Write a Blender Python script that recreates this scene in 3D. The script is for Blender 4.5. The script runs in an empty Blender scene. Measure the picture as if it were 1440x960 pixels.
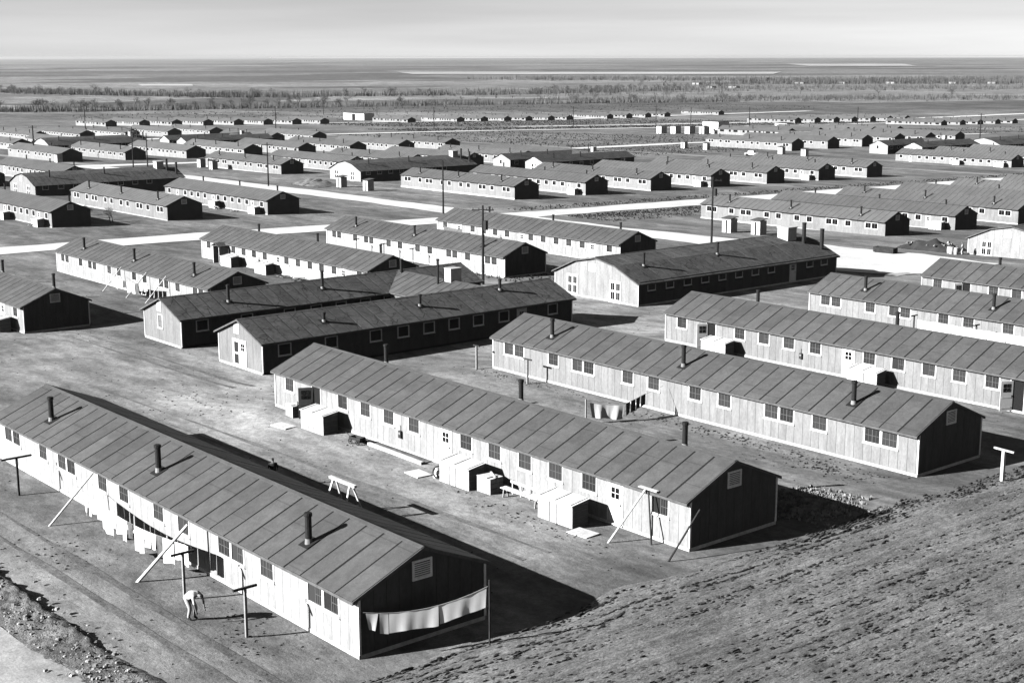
import bpy, bmesh, math, random
import numpy as np
from mathutils import Vector, Matrix
random.seed(7); RNG = np.random.default_rng(7)
S = bpy.context.scene
COL = S.collection
R = math.radians

# ------------------------------------------------------------------ camera
# world X = along the barracks, world Y = across the rows, camera on a tower at the origin
cam = bpy.data.cameras.new('camera'); camo = bpy.data.objects.new('camera', cam); COL.objects.link(camo)
cam.sensor_width = 36.0; cam.lens = 1998.0 / 1440 * 36
cam.clip_start = 1; cam.clip_end = 90000
TH = 0.870057
camo.location = (0, 0, 23.555)
camo.rotation_euler = (math.pi / 2 - 0.19731, 0.00087, TH)
S.camera = camo

# ------------------------------------------------------------------ sky and sun
SUN_EL = R(24.5); SUN_DIR = (-0.361, -0.933)          # horizontal direction towards the sun
w = bpy.data.worlds.new('World'); S.world = w; w.use_nodes = True
nt = w.node_tree; nt.nodes.clear()
sky = nt.nodes.new('ShaderNodeTexSky'); sky.sky_type = 'NISHITA'; sky.sun_disc = False
sky.sun_elevation = SUN_EL; sky.sun_rotation = math.atan2(SUN_DIR[0], SUN_DIR[1])
sky.altitude = 0; sky.air_density = 0.32; sky.dust_density = 0.22; sky.ozone_density = 1.0
bw = nt.nodes.new('ShaderNodeRGBToBW'); bg = nt.nodes.new('ShaderNodeBackground'); out = nt.nodes.new('ShaderNodeOutputWorld')
bg.inputs['Strength'].default_value = 0.05
tcw = nt.nodes.new('ShaderNodeTexCoord'); mpw = nt.nodes.new('ShaderNodeMapping'); mpw.inputs['Scale'].default_value = (3, 3, 60); nzw = nt.nodes.new('ShaderNodeTexNoise'); nzw.inputs['Scale'].default_value = 1; nzw.inputs['Detail'].default_value = 5
mrw = nt.nodes.new('ShaderNodeMapRange'); mrw.inputs['From Min'].default_value = .35; mrw.inputs['From Max'].default_value = .65; mrw.inputs['To Min'].default_value = .95; mrw.inputs['To Max'].default_value = 1.12
mlw = nt.nodes.new('ShaderNodeMath'); mlw.operation = 'MULTIPLY'                   # thin even streaks of high cloud all round the sky
nt.links.new(tcw.outputs['Generated'], mpw.inputs[0]); nt.links.new(mpw.outputs[0], nzw.inputs['Vector']); nt.links.new(nzw.outputs[0], mrw.inputs[0])
nt.links.new(sky.outputs[0], bw.inputs[0]); nt.links.new(bw.outputs[0], mlw.inputs[0]); nt.links.new(mrw.outputs[0], mlw.inputs[1]); nt.links.new(mlw.outputs[0], bg.inputs[0]); nt.links.new(bg.outputs[0], out.inputs[0])
sl = bpy.data.lights.new('sun', 'SUN'); sl.energy = 5.0; sl.angle = R(0.5); sl.color = (1, 1, 1)
so = bpy.data.objects.new('sun', sl); COL.objects.link(so)
d = Vector((-SUN_DIR[0] * math.cos(SUN_EL), -SUN_DIR[1] * math.cos(SUN_EL), -math.sin(SUN_EL)))
so.rotation_euler = d.to_track_quat('-Z', 'Y').to_euler(); so.location = (-60, -60, 80)
vs = S.view_settings; vs.view_transform = 'Standard'; vs.look = 'None'; vs.gamma = 1; vs.exposure = 1.6; vs.use_curve_mapping = False
S.cycles.max_bounces = 4; S.cycles.diffuse_bounces = 0; S.cycles.use_denoising = True
S.cycles.volume_bounces = 0
HAZE = 3.2e-5

# ------------------------------------------------------------------ terrain
C_, S_ = math.cos(TH), math.sin(TH)
YK = [40, 80, 130, 180, 230, 300, 400, 500, 650, 800, 950, 1300, 3000]
ZK = [1.904, 1.11, -.182, -1.241, -2.405, -3.22, -4.855, -6.122, -9.314, -13.378, -17.0, -18.523, -20.0]
KK = [.00628, .00569, .00194, -.00583, -.01315, -.00991, -.00696, .00171, -.00381, -.00251, -.00105, 0, 0]
def tow(x, y):  return x * C_ + y * -S_, x * S_ + y * C_          # tower frame (right, ahead) -> world
def toc(u, v):  return u * C_ + v * S_, -u * S_ + v * C_          # world -> (right, ahead)
PADS = []      # (u0,u1,v0,v1,z) level ground under a building
def zbase(u, v):
    x, y = toc(u, v)
    return np.interp(y, YK, ZK) + np.interp(y, YK, KK) * x
def zg(u, v):
    u = np.asarray(u, float); v = np.asarray(v, float)
    b = zbase(u, v); W = np.zeros_like(b); ws = np.zeros_like(b); zs = np.zeros_like(b)
    for a0, a1, b0, b1, z in PADS:
        dx = np.maximum(np.maximum(a0 - u, u - a1), 0); dy = np.maximum(np.maximum(b0 - v, v - b1), 0)
        t = np.clip(1 - np.hypot(dx, dy) / 7.0, 0, 1); t = t * t * (3 - 2 * t)
        W = np.maximum(W, t); ws += t; zs += t * z
    r = b * (1 - W) + np.where(ws > 0, zs / np.maximum(ws, 1e-9), 0) * W
    return float(r) if r.ndim == 0 else r

# ------------------------------------------------------------------ materials (a black and white photograph: greys only)
def node(nt, t, **kw):
    n = nt.nodes.new(t)
    for k, v in kw.items():
        if k.startswith('i_'): n.inputs[k[2:]].default_value = v
        else: setattr(n, k, v)
    return n
def mat(name, base, rough=0.85, noise=(), bump=None, rand=0.0, objcol=False, spec=0.2, metal=0.0, coords='Object', extra=None):
    """grey material: base value times noise layers (scale, amount, stretch) and a per-object random factor"""
    m = bpy.data.materials.new(name); m.use_nodes = True; n = m.node_tree; n.nodes.clear()
    o = node(n, 'ShaderNodeOutputMaterial'); p = node(n, 'ShaderNodeBsdfPrincipled')
    p.inputs['Roughness'].default_value = rough; p.inputs['Specular IOR Level'].default_value = spec; p.inputs['Metallic'].default_value = metal
    n.links.new(p.outputs[0], o.inputs[0])
    L = n.links
    val = node(n, 'ShaderNodeValue'); val.outputs[0].default_value = base; cur = val.outputs[0]
    oi = node(n, 'ShaderNodeObjectInfo')
    if objcol:
        b2 = node(n, 'ShaderNodeRGBToBW'); L.new(oi.outputs['Color'], b2.inputs[0]); cur = b2.outputs[0]
    def mul(a, b):
        k = node(n, 'ShaderNodeMath', operation='MULTIPLY'); L.new(a, k.inputs[0])
        if isinstance(b, (int, float)): k.inputs[1].default_value = b
        else: L.new(b, k.inputs[1])
        return k.outputs[0]
    tc = node(n, 'ShaderNodeTexCoord'); geo = node(n, 'ShaderNodeNewGeometry') if coords == 'World' else None
    def layer(sc, st, det=4, off=0.0):
        mp = node(n, 'ShaderNodeMapping'); mp.inputs['Scale'].default_value = (sc * st[0], sc * st[1], sc * st[2]); mp.inputs['Location'].default_value = (off, off * .7, 0)
        L.new(tc.outputs[coords] if coords != 'World' else geo.outputs['Position'], mp.inputs[0])
        nz = node(n, 'ShaderNodeTexNoise'); nz.inputs['Scale'].default_value = 1; nz.inputs['Detail'].default_value = det; nz.inputs['Roughness'].default_value = .62
        if rand:
            av = node(n, 'ShaderNodeVectorMath', operation='ADD'); sc2 = node(n, 'ShaderNodeMath', operation='MULTIPLY'); L.new(oi.outputs['Random'], sc2.inputs[0]); sc2.inputs[1].default_value = 97.0
            L.new(mp.outputs[0], av.inputs[0]); L.new(sc2.outputs[0], av.inputs[1]); L.new(av.outputs[0], nz.inputs['Vector'])
        else: L.new(mp.outputs[0], nz.inputs['Vector'])
        return nz.outputs[0]
    for i, (sc, amt, st) in enumerate(noise):
        mr = node(n, 'ShaderNodeMapRange'); mr.inputs['From Min'].default_value = .36; mr.inputs['From Max'].default_value = .64
        mr.inputs['To Min'].default_value = 1 - amt; mr.inputs['To Max'].default_value = 1 + amt
        L.new(layer(sc, st, off=i * 13.7), mr.inputs[0]); cur = mul(cur, mr.outputs[0])
    if rand:
        mr = node(n, 'ShaderNodeMapRange'); mr.inputs['To Min'].default_value = 1 - rand; mr.inputs['To Max'].default_value = 1 + rand
        L.new(oi.outputs['Random'], mr.inputs[0]); cur = mul(cur, mr.outputs[0])
    if extra: cur = extra(n, L, cur, tc, mul)
    L.new(cur, p.inputs['Base Color'])
    if bump:
        last = None
        for sc, dist, st in bump:
            b = node(n, 'ShaderNodeBump'); b.inputs['Strength'].default_value = 1; b.inputs['Distance'].default_value = dist
            L.new(layer(sc, st, det=6), b.inputs['Height'])
            if last: L.new(last, b.inputs['Normal'])
            last = b.outputs[0]
        L.new(last, p.inputs['Normal'])
    return m
I3 = (1, 1, 1)
M = {}
M['wall'] = mat('fibreboard', .5, .9, [(.35, .06, I3), (2.2, .14, (1, 1, .22)), (9, .1, (1, 1, .5)), (35, .05, I3)], [(18, .004, I3)], rand=.05, objcol=True, coords='World')
M['shadewall'] = mat('shade toned boarding', .06, .95, [(1, .1, I3)])  # shade of the walls turned from the sun, put into their colour
M['joint'] = mat('board joint', .03, .95)
M['trim'] = mat('white painted trim', .6, .7, [(1.5, .08, I3), (8, .1, I3)], rand=.06, coords='World')
M['skirt'] = mat('white skirt board', .42, .8, [(.8, .14, I3), (5, .14, I3), (22, .1, I3)], rand=.05, coords='World')
def laps(n, L, cur, tc, mul):
    # each strip has a cross lap at its own height and weather stains running down the slope
    oi = node(n, 'ShaderNodeObjectInfo'); sp = node(n, 'ShaderNodeSeparateXYZ'); L.new(tc.outputs['Object'], sp.inputs[0])
    ab = node(n, 'ShaderNodeMath', operation='ABSOLUTE'); L.new(sp.outputs['Y'], ab.inputs[0])
    for k in (0, 1):
        r = node(n, 'ShaderNodeMath', operation='MULTIPLY'); r.inputs[1].default_value = (7.31, 23.7)[k]; L.new(oi.outputs['Random'], r.inputs[0])
        fr = node(n, 'ShaderNodeMath', operation='FRACT'); L.new(r.outputs[0], fr.inputs[0])
        ma = node(n, 'ShaderNodeMath', operation='MULTIPLY_ADD'); ma.inputs[1].default_value = 3.0; ma.inputs[2].default_value = .2; L.new(fr.outputs[0], ma.inputs[0])
        df = node(n, 'ShaderNodeMath', operation='SUBTRACT'); L.new(ab.outputs[0], df.inputs[0]); L.new(ma.outputs[0], df.inputs[1])
        if k == 0:
            d2 = node(n, 'ShaderNodeMath', operation='ABSOLUTE'); L.new(df.outputs[0], d2.inputs[0])
            mr = node(n, 'ShaderNodeMapRange'); mr.inputs['From Min'].default_value = .012; mr.inputs['From Max'].default_value = .04; mr.inputs['To Min'].default_value = .72; L.new(d2.outputs[0], mr.inputs[0])
        else:
            mr = node(n, 'ShaderNodeMapRange'); mr.inputs['From Min'].default_value = -.03; mr.inputs['From Max'].default_value = .03; mr.inputs['To Min'].default_value = .93; mr.inputs['To Max'].default_value = 1.07; L.new(df.outputs[0], mr.inputs[0])
        cur = mul(cur, mr.outputs[0])
    return cur
M['felt'] = mat('roofing felt', .064, .92, [(.45, .12, (1, 1, 1)), (2.4, .1, I3), (9, .08, I3), (34, .16, I3)], [(1.6, .012, I3), (30, .004, I3)], rand=.09, extra=laps)
M['felt_pale'] = mat('bleached roofing felt', .085, .92, [(.3, .1, I3), (1.4, .08, I3), (6, .08, I3)], rand=.12)
def torn(n, L, cur, tc, mul):
    # dark cracks and torn laps across the felt
    mp = node(n, 'ShaderNodeMapping'); mp.inputs['Scale'].default_value = (.9, 1.5, .4); L.new(tc.outputs['Object'], mp.inputs[0])
    oi = node(n, 'ShaderNodeObjectInfo'); k = node(n, 'ShaderNodeMath', operation='MULTIPLY'); k.inputs[1].default_value = 53; L.new(oi.outputs['Random'], k.inputs[0])
    av = node(n, 'ShaderNodeVectorMath', operation='ADD'); L.new(mp.outputs[0], av.inputs[0]); L.new(k.outputs[0], av.inputs[1])
    vo = node(n, 'ShaderNodeTexVoronoi', feature='DISTANCE_TO_EDGE', distance='EUCLIDEAN'); vo.inputs['Scale'].default_value = 1; L.new(av.outputs[0], vo.inputs['Vector'])
    mr = node(n, 'ShaderNodeMapRange'); mr.inputs['From Min'].default_value = .012; mr.inputs['From Max'].default_value = .045; mr.inputs['To Min'].default_value = .25; mr.inputs['To Max'].default_value = 1; L.new(vo.outputs['Distance'], mr.inputs[0])
    nz = node(n, 'ShaderNodeTexNoise'); nz.inputs['Scale'].default_value = .8; L.new(av.outputs[0], nz.inputs['Vector'])
    m2 = node(n, 'ShaderNodeMapRange'); m2.inputs['From Min'].default_value = .42; m2.inputs['From Max'].default_value = .55; L.new(nz.outputs[0], m2.inputs[0])
    mx = node(n, 'ShaderNodeMix'); mx.inputs[2].default_value = 1; L.new(m2.outputs[0], mx.inputs[0]); L.new(mr.outputs[0], mx.inputs[3])
    return mul(cur, mx.outputs[0])
M['felt_old'] = mat('worn roofing felt', .058, .92, [(.6, .2, (1, 1, 1)), (3.2, .22, (1, 1, 1)), (20, .14, I3)], [(14, .01, I3)], rand=.13, extra=torn)
M['tar'] = mat('tar seam', .012, .7)
M['pipe'] = mat('sooty stove pipe', .014, .6, [(9, .3, I3)])
M['flash'] = mat('tin flashing', .2, .5, rand=.1)
M['glass'] = mat('window glass', .006, .12, spec=.22, rand=.3)
M['sash'] = mat('sash bars', .085, .7, rand=.1)
M['curtain'] = mat('curtain behind glass', .014, .6, [(14, .3, (3, 3, .3))], rand=.3)
M['interior'] = mat('dark interior', .01, 1)
M['door'] = mat('white door', .55, .6, [(4, .06, I3)])
M['greydoor'] = mat('grey door', .09, .7, [(4, .1, I3)])
M['wood'] = mat('weathered timber', .22, .9, [(3, .15, (1, 1, 6)), (12, .1, (.3, 3, 3))], rand=.15)
M['palewood'] = mat('pale new timber', .48, .85, [(1.2, .14, I3), (6, .16, (1, 1, .3)), (25, .1, I3)], [(14, .006, I3)], rand=.1, coords='World')
M['fascia'] = mat('grey fascia board', .085, .9, [(3, .2, I3)])
M['darkwood'] = mat('creosoted timber', .03, .9, [(3, .3, I3)], rand=.2)
M['polewood'] = mat('utility pole timber', .018, .9, [(2, .3, I3)])
M['cloth'] = mat('white laundry', .62, .9, [(2, .05, I3)], rand=.05)
M['greycloth'] = mat('grey laundry', .09, .95, [(4, .3, I3)], rand=.4)
M['brick'] = mat('whitewashed brick', .36, .95, [(3, .12, I3)], rand=.15)
M['skin'] = mat('skin', .14, .6); M['hair'] = mat('black hair', .01, .6)
M['shirt'] = mat('white shirt', .55, .9); M['trousers'] = mat('grey trousers', .09, .9); M['darkcoat'] = mat('dark coat', .02, .9)
M['metal'] = mat('dark metal', .03, .5); M['tyre'] = mat('rubber', .015, .8); M['paintlight'] = mat('pale paint', .35, .5)
M['bark'] = mat('grey bark', .06, .95, rand=.25); M['twig'] = mat('bare twigs', .095, 1, rand=.2)
M['scrub'] = mat('dry scrub', .03, 1, [(.2, .5, I3)]); M['weeds'] = mat('dead weeds', .2, 1, [(2, .5, I3)])
M['clod'] = mat('soil clods', .04, 1, [(3, .35, I3)])
M['stone'] = mat('pale rubble', .24, .95, [(1.3, .35, I3), (7, .3, I3)])
M['bank'] = mat('pale broken earth', .12, 1, [(.5, .35, I3), (2.2, .4, I3), (12, .3, I3)], [(3, .08, I3), (12, .04, I3)])
M['dirt'] = mat('mounded dirt', .11, 1, [(1, .3, I3), (6, .25, I3)], [(4, .05, I3)])

def ground_extra(n, L, cur, tc, mul):
    # field pattern of the far plain, fading in beyond the camp, and paler worn earth near the doors
    geo = node(n, 'ShaderNodeNewGeometry'); ln = node(n, 'ShaderNodeVectorMath', operation='LENGTH'); L.new(geo.outputs['Position'], ln.inputs[0])
    mr = node(n, 'ShaderNodeMapRange'); mr.inputs['From Min'].default_value = 800; mr.inputs['From Max'].default_value = 1300; mr.inputs['To Min'].default_value = 0; mr.inputs['To Max'].default_value = 1
    L.new(ln.outputs['Value'], mr.inputs[0])
    mp = node(n, 'ShaderNodeMapping'); mp.inputs['Scale'].default_value = (1 / 520, 1 / 760, 1); mp.inputs['Rotation'].default_value = (0, 0, R(8))
    L.new(tc.outputs['Object'], mp.inputs[0])
    vo = node(n, 'ShaderNodeTexVoronoi', distance='CHEBYCHEV'); vo.inputs['Scale'].default_value = 1; L.new(mp.outputs[0], vo.inputs['Vector'])
    b2 = node(n, 'ShaderNodeRGBToBW'); L.new(vo.outputs['Color'], b2.inputs[0])
    m2 = node(n, 'ShaderNodeMapRange'); m2.inputs['From Min'].default_value = .25; m2.inputs['From Max'].default_value = .8; m2.inputs['To Min'].default_value = .62; m2.inputs['To Max'].default_value = 1.5; L.new(b2.outputs[0], m2.inputs[0])
    mx = node(n, 'ShaderNodeMix'); mx.inputs[2].default_value = 1; L.new(mr.outputs[0], mx.inputs[0]); L.new(m2.outputs[0], mx.inputs[3])
    cur = mul(cur, mx.outputs[0])
    at = node(n, 'ShaderNodeAttribute'); at.attribute_name = 'worn'                     # bare trampled yards are paler than the rough grass
    nz = node(n, 'ShaderNodeTexNoise'); nz.inputs['Scale'].default_value = .22; nz.inputs['Detail'].default_value = 5; L.new(tc.outputs['Object'], nz.inputs['Vector'])
    ad = node(n, 'ShaderNodeMath', operation='ADD'); L.new(at.outputs['Fac'], ad.inputs[0]); L.new(nz.outputs[0], ad.inputs[1])
    m3 = node(n, 'ShaderNodeMapRange', interpolation_type='SMOOTHSTEP'); m3.inputs['From Min'].default_value = .5; m3.inputs['From Max'].default_value = 1.5; m3.inputs['To Min'].default_value = 1; m3.inputs['To Max'].default_value = 1.5; L.new(ad.outputs[0], m3.inputs[0])
    return mul(cur, m3.outputs[0])
M['ground'] = mat('dry bare earth', .114, 1, [(.010, .18, I3), (.035, .28, (.6, 1.3, 1)), (.13, .34, (.5, 1.5, 1)), (.6, .27, (.6, 1.4, 1)), (2.6, .18, I3), (12, .14, I3), (40, .16, I3)],
                  [(.7, .06, (.6, 1.2, 1)), (6, .03, I3), (25, .012, I3)], extra=ground_extra)
M['plough'] = mat('harrowed earth', .13, 1, [(.07, .22, I3), (.3, .16, I3), (.9, .2, (2.6, .3, 1)), (5, .32, (1.7, .45, 1)), (14, .36, (1.3, .6, 1)), (40, .3, I3)], [(5, .055, (1.7, .45, 1)), (13, .035, (1.3, .55, 1)), (34, .015, I3)])
M['road'] = mat('pale gravel road', .5, 1, [(.1, .08, I3), (.6, .07, I3), (5, .06, I3)], [(6, .02, I3)])
M['track'] = mat('worn dirt track', .2, 1, [(.2, .12, I3), (2, .12, I3)])
M['track2'] = mat('pale packed gravel', .26, 1, [(.3, .2, I3), (2, .15, I3), (9, .15, I3)], [(6, .02, I3)])
M['rut'] = mat('damp wheel rut', .115, 1, [(.5, .25, I3), (4, .25, I3), (20, .2, I3)], [(5, .04, I3)])
M['pan'] = mat('pale dry flat', .33, 1, [(.004, .2, I3)])

# ------------------------------------------------------------------ mesh helpers
class MB:
    def __init__(s): s.v = []; s.f = []; s.m = []
    def add(s, vs, fs, mi=0):
        k = len(s.v); s.v += [tuple(p) for p in vs]; s.f += [tuple(i + k for i in f) for f in fs]; s.m += [mi] * len(fs); return s
    def box(s, x0, y0, z0, x1, y1, z1, mi=0):
        return s.add([(x0, y0, z0), (x1, y0, z0), (x1, y1, z0), (x0, y1, z0), (x0, y0, z1), (x1, y0, z1), (x1, y1, z1), (x0, y1, z1)],
                     [(0, 3, 2, 1), (4, 5, 6, 7), (0, 1, 5, 4), (1, 2, 6, 5), (2, 3, 7, 6), (3, 0, 4, 7)], mi)
    def bar(s, p, q, r0, r1=None, n=6, mi=0, cap=True):
        r1 = r0 if r1 is None else r1; p = Vector(p); q = Vector(q); a = (q - p).normalized()
        b = a.orthogonal().normalized(); c = a.cross(b); vs = []
        for o, r in ((p, r0), (q, r1)):
            for i in range(n):
                t = 2 * math.pi * i / n + .4; vs.append(o + (b * math.cos(t) + c * math.sin(t)) * r)
        fs = [(i, (i + 1) % n, n + (i + 1) % n, n + i) for i in range(n)]
        if cap: fs += [tuple(range(n))[::-1], tuple(range(n, 2 * n))]
        return s.add(vs, fs, mi)
    def beam(s, p, q, w, h, mi=0):                    # squared timber between two points
        p = Vector(p); q = Vector(q); a = (q - p).normalized(); up = Vector((0, 0, 1)) if abs(a.z) < .9 else Vector((0, 1, 0))
        b = a.cross(up).normalized() * w / 2; c = a.cross(b).normalized() * h / 2
        vs = [o + b * i + c * j for o in (p, q) for i, j in ((-1, -1), (1, -1), (1, 1), (-1, 1))]
        return s.add(vs, [(0, 1, 2, 3), (7, 6, 5, 4), (0, 4, 5, 1), (1, 5, 6, 2), (2, 6, 7, 3), (3, 7, 4, 0)], mi)
    def prism(s, prof, x0, x1, mi=0, capmi=None):     # closed (y,z) profile swept along x
        n = len(prof); vs = [(x0, y, z) for y, z in prof] + [(x1, y, z) for y, z in prof]
        s.add(vs, [(i, (i + 1) % n, n + (i + 1) % n, n + i) for i in range(n)], mi)
        return s.add(vs, [tuple(range(n))[::-1], tuple(range(n, 2 * n))], mi if capmi is None else capmi)
    def mesh(s, name, *mats, smooth=False):
        me = bpy.data.meshes.new(name); me.from_pydata(s.v, [], s.f)
        for m in mats: me.materials.append(m)
        if len(mats) > 1: me.polygons.foreach_set('material_index', s.m)
        bm = bmesh.new(); bm.from_mesh(me); bmesh.ops.recalc_face_normals(bm, faces=bm.faces); bm.to_mesh(me); bm.free()
        if smooth: me.polygons.foreach_set('use_smooth', [True] * len(me.polygons))
        me.update(); return me
def link(name, data, parent=None, loc=(0, 0, 0), rz=0.0, scale=None, color=None):
    o = bpy.data.objects.new(name, data); COL.objects.link(o); o.location = loc
    if rz: o.rotation_euler = (0, 0, rz)
    if scale: o.scale = scale
    if parent: o.parent = parent
    if color is not None: o.color = (color, color, color, 1)
    return o
def tag(o, label, cat, group=None):
    o['label'] = label; o['category'] = cat
    if group: o['group'] = group
    return o
def thing(name, label, cat, loc, rz=0.0, group=None): return tag(link(name, None, None, loc, rz), label, cat, group)
def struct(o): o['kind'] = 'structure'; return o
CACHE = {}
def cached(key, fn):
    if key not in CACHE: CACHE[key] = fn()
    return CACHE[key]
def ubox(mn): return cached(('u', mn), lambda: MB().box(-.5, -.5, -.5, .5, .5, .5).mesh('board', M[mn]))
def bx(name, mn, b, parent, color=None):              # a board: shared unit box, scaled
    x0, y0, z0, x1, y1, z1 = b
    return link(name, ubox(mn), parent, ((x0 + x1) / 2, (y0 + y1) / 2, (z0 + z1) / 2), 0, (x1 - x0, y1 - y0, z1 - z0), color)
ORD = ['first', 'second', 'third', 'fourth', 'fifth', 'sixth', 'seventh', 'eighth', 'ninth', 'tenth', 'eleventh', 'twelfth', 'thirteenth', 'fourteenth', 'fifteenth', 'sixteenth']

# ------------------------------------------------------------------ the building kit
HW, HRD, OE, OG, WD, LN = 2.44, 3.715, .30, .04, 6.1, 36.6
WINS = [(2.4, 'd'), (6.69, 's'), (9.75, 'd'), (14.1, 's'), (16.5, 's'), (20.15, 's'), (22.6, 's'), (26.9, 'd'), (29.9, 's'), (34.15, 'd')]
DOORS = [(1.81, 's'), (4.98, 'D'), (7.94, 's'), (10.37, 's'), (12.79, 's'), (15.26, 's'), (18.26, 'D'), (20.06, 's'), (22.5, 's'), (24.99, 's'), (27.38, 's'), (29.86, 's'), (31.73, 'D'), (34.73, 's')]
WZ0, WZ1 = 1.33, 2.13
def window_meshes(wd, zh):
    """trim, sash and pane, centred on the opening, facing -y, outer face of the wall at y = 0"""
    def trim():
        b = MB(); t = .085; h = wd / 2
        b.box(-h - t, -.05, -.09, h + t, .02, 0); b.box(-h - t, -.035, zh, h + t, .02, zh + .08)
        b.box(-h - t, -.035, 0, -h, .02, zh); b.box(h, -.035, 0, h + t, .02, zh)
        b.box(-h - t - .03, -.09, -.115, h + t + .03, .02, -.09)
        return b.mesh('window_trim', M['trim'])
    def sash():
        b = MB(); h = wd / 2; s = .035
        b.box(-h, -.012, 0, -h + s, .02, zh); b.box(h - s, -.012, 0, h, .02, zh); b.box(-h + s, -.012, 0, h - s, .02, s); b.box(-h + s, -.012, zh - s, h - s, .02, zh)
        n = 4
        for i in range(1, n):
            x = -h + wd * i / n; t = .022 if i == 2 else .011
            b.box(x - t, -.012, s, x + t, .02, zh - s)
        b.box(-h + s, -.006, zh / 2 - .012, h - s, .02, zh / 2 + .012)
        return b.mesh('sash', M['sash'])
    def pane(): return MB().box(-wd / 2, .006, 0, wd / 2, .018, zh).mesh('pane', M['glass'])
    def curt(): return MB().box(-wd / 2, .004, 0, wd / 2, .018, zh).mesh('pane', M['curtain'])
    k = (round(wd, 2), round(zh, 2))
    return [cached((n,) + k, f) for n, f in (('trim', trim), ('sash', sash), ('pane', pane), ('curt', curt))]
def simple_window(wd, zh):
    def f():
        b = MB(); t = .1; h = wd / 2
        b.box(-h - t, -.04, -.1, h + t, .02, 0, 0); b.box(-h - t, -.04, zh, h + t, .02, zh + .08, 0); b.box(-h - t, -.04, 0, -h, .02, zh, 0); b.box(h, -.04, 0, h + t, .02, zh, 0)
        b.box(-h, -.012, 0, h, .02, zh, 1); b.box(-.03, -.025, 0, .03, .0, zh, 2)
        return b.mesh('window', M['trim'], M['glass'], M['sash'])
    return cached(('sw', round(wd, 2), round(zh, 2)), f)
def add_window(parent, x, y, kind, rz, rnd, zh=WZ1 - WZ0, z0=WZ0, simple=False, wd=1.0, opened=None):
    n = 2 if kind == 'd' else 1
    for i in range(n):
        c = x + (0 if n == 1 else (-.58 if i == 0 else .58))
        if simple: link('window', simple_window(wd, zh), parent, (c, y, z0), rz); continue
        tr, sa, pa, cu = window_meshes(wd, zh)
        o = link('window', tr, parent, (c, y, z0), rz)
        op = rnd.random() < .25 if opened is None else opened
        if op:                                       # slid half open: bars only on one side
            def hs():
                b = MB(); h = wd / 2; s = .035
                b.box(0, -.012, 0, s, .02, zh); b.box(h - s, -.012, 0, h, .02, zh); b.box(s, -.012, 0, h - s, .02, s); b.box(s, -.012, zh - s, h - s, .02, zh)
                for k in (1, 2): b.box(h * k / 3 - .011, -.012, s, h * k / 3 + .011, .02, zh - s)
                b.box(s, -.006, zh / 2 - .012, h - s, .02, zh / 2 + .012)
                return b.mesh('sash', M['sash'])
            link('sash', cached(('halfsash', wd, zh), hs), o)
        else: link('sash', sa, o)
        link('pane', cu if rnd.random() < .3 else pa, o)
def door_mesh(wd=.9, h=1.98, mn='door'):
    def f():
        b = MB(); x = wd / 2
        b.box(-x, -.035, 0, x, .01, h, 0)
        for i in (0, 1):
            for j in (0, 1):
                b.box(-.27 + i * .29, -.045, h - .72 + j * .29, -.03 + i * .29, -.034, h - .47 + j * .29, 1)
        b.box(-x + .1, -.045, .15, x - .1, -.036, .25, 0); b.box(-x + .1, -.045, .85, x - .1, -.036, .95, 0)
        b.box(x - .12, -.08, .95, x - .06, -.035, 1.03, 2)
        return b.mesh('door', M[mn], M['glass'], M['metal'])
    return cached(('door', wd, h, mn), f)
def door_frame_mesh(wd=.95, h=2.02):
    def f():
        b = MB(); x = wd / 2
        b.box(-x - .08, -.05, 0, -x, .02, h); b.box(x, -.05, 0, x + .08, .02, h); b.box(-x - .08, -.05, h, x + .08, .02, h + .08); b.box(-x - .1, -.12, -.06, x + .1, .02, 0)
        return b.mesh('door_frame', M['trim'])
    return cached(('dframe', wd, h), f)
def add_door(parent, x, y, rz, opened=False, mn='door', simple=False):
    if simple:
        link('door', door_mesh(), parent, (x, y, .12), rz); return
    fr = link('door_frame', door_frame_mesh(), parent, (x, y, .12), rz)
    if opened:
        bx('doorway', 'interior', (-.47, -.03, .0, .47, .015, 2.0), fr)
        link('door', door_mesh(mn=mn), fr, (-.52, -.5, 0), R(62))
    else: link('door', door_mesh(mn=mn), fr, (0, -.005, 0))
def pipe_mesh(h=1.3, r=.14, slope=.417):
    def f():
        b = MB(); b.bar((0, 0, -.25), (0, 0, h), r, n=12); b.bar((0, 0, h - .12), (0, 0, h), r + .035, n=12); b.bar((0, 0, h + .0), (0, 0, h + .03), r + .01, n=12)
        return b.mesh('chimney', M['pipe'])
    return cached(('pipe', h, r), f)
def add_chimney(parent, x, y, z, rz=0, h=1.3, slope=.417):
    o = link('chimney', pipe_mesh(h), parent, (x, y, z), rz)
    def fl():
        b = MB(); b.add([(-.34, -.3, -.3 * slope + .03), (.34, -.3, -.3 * slope + .03), (.34, .3, .3 * slope + .03), (-.34, .3, .3 * slope + .03), (-.34, -.3, -.3 * slope + .055), (.34, -.3, -.3 * slope + .055), (.34, .3, .3 * slope + .055), (-.34, .3, .3 * slope + .055)],
              [(0, 3, 2, 1), (4, 5, 6, 7), (0, 1, 5, 4), (1, 2, 6, 5), (2, 3, 7, 6), (3, 0, 4, 7)]); return b.mesh('flashing', M['tar'])
    def cone():
        b = MB(); b.bar((0, 0, -.1), (0, 0, .22), .18, .145, n=12); return b.mesh('collar', M['flash'])
    link('flashing', cached(('fl', slope), fl), o); link('collar', cached('collar', cone), o)
    return o
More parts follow.
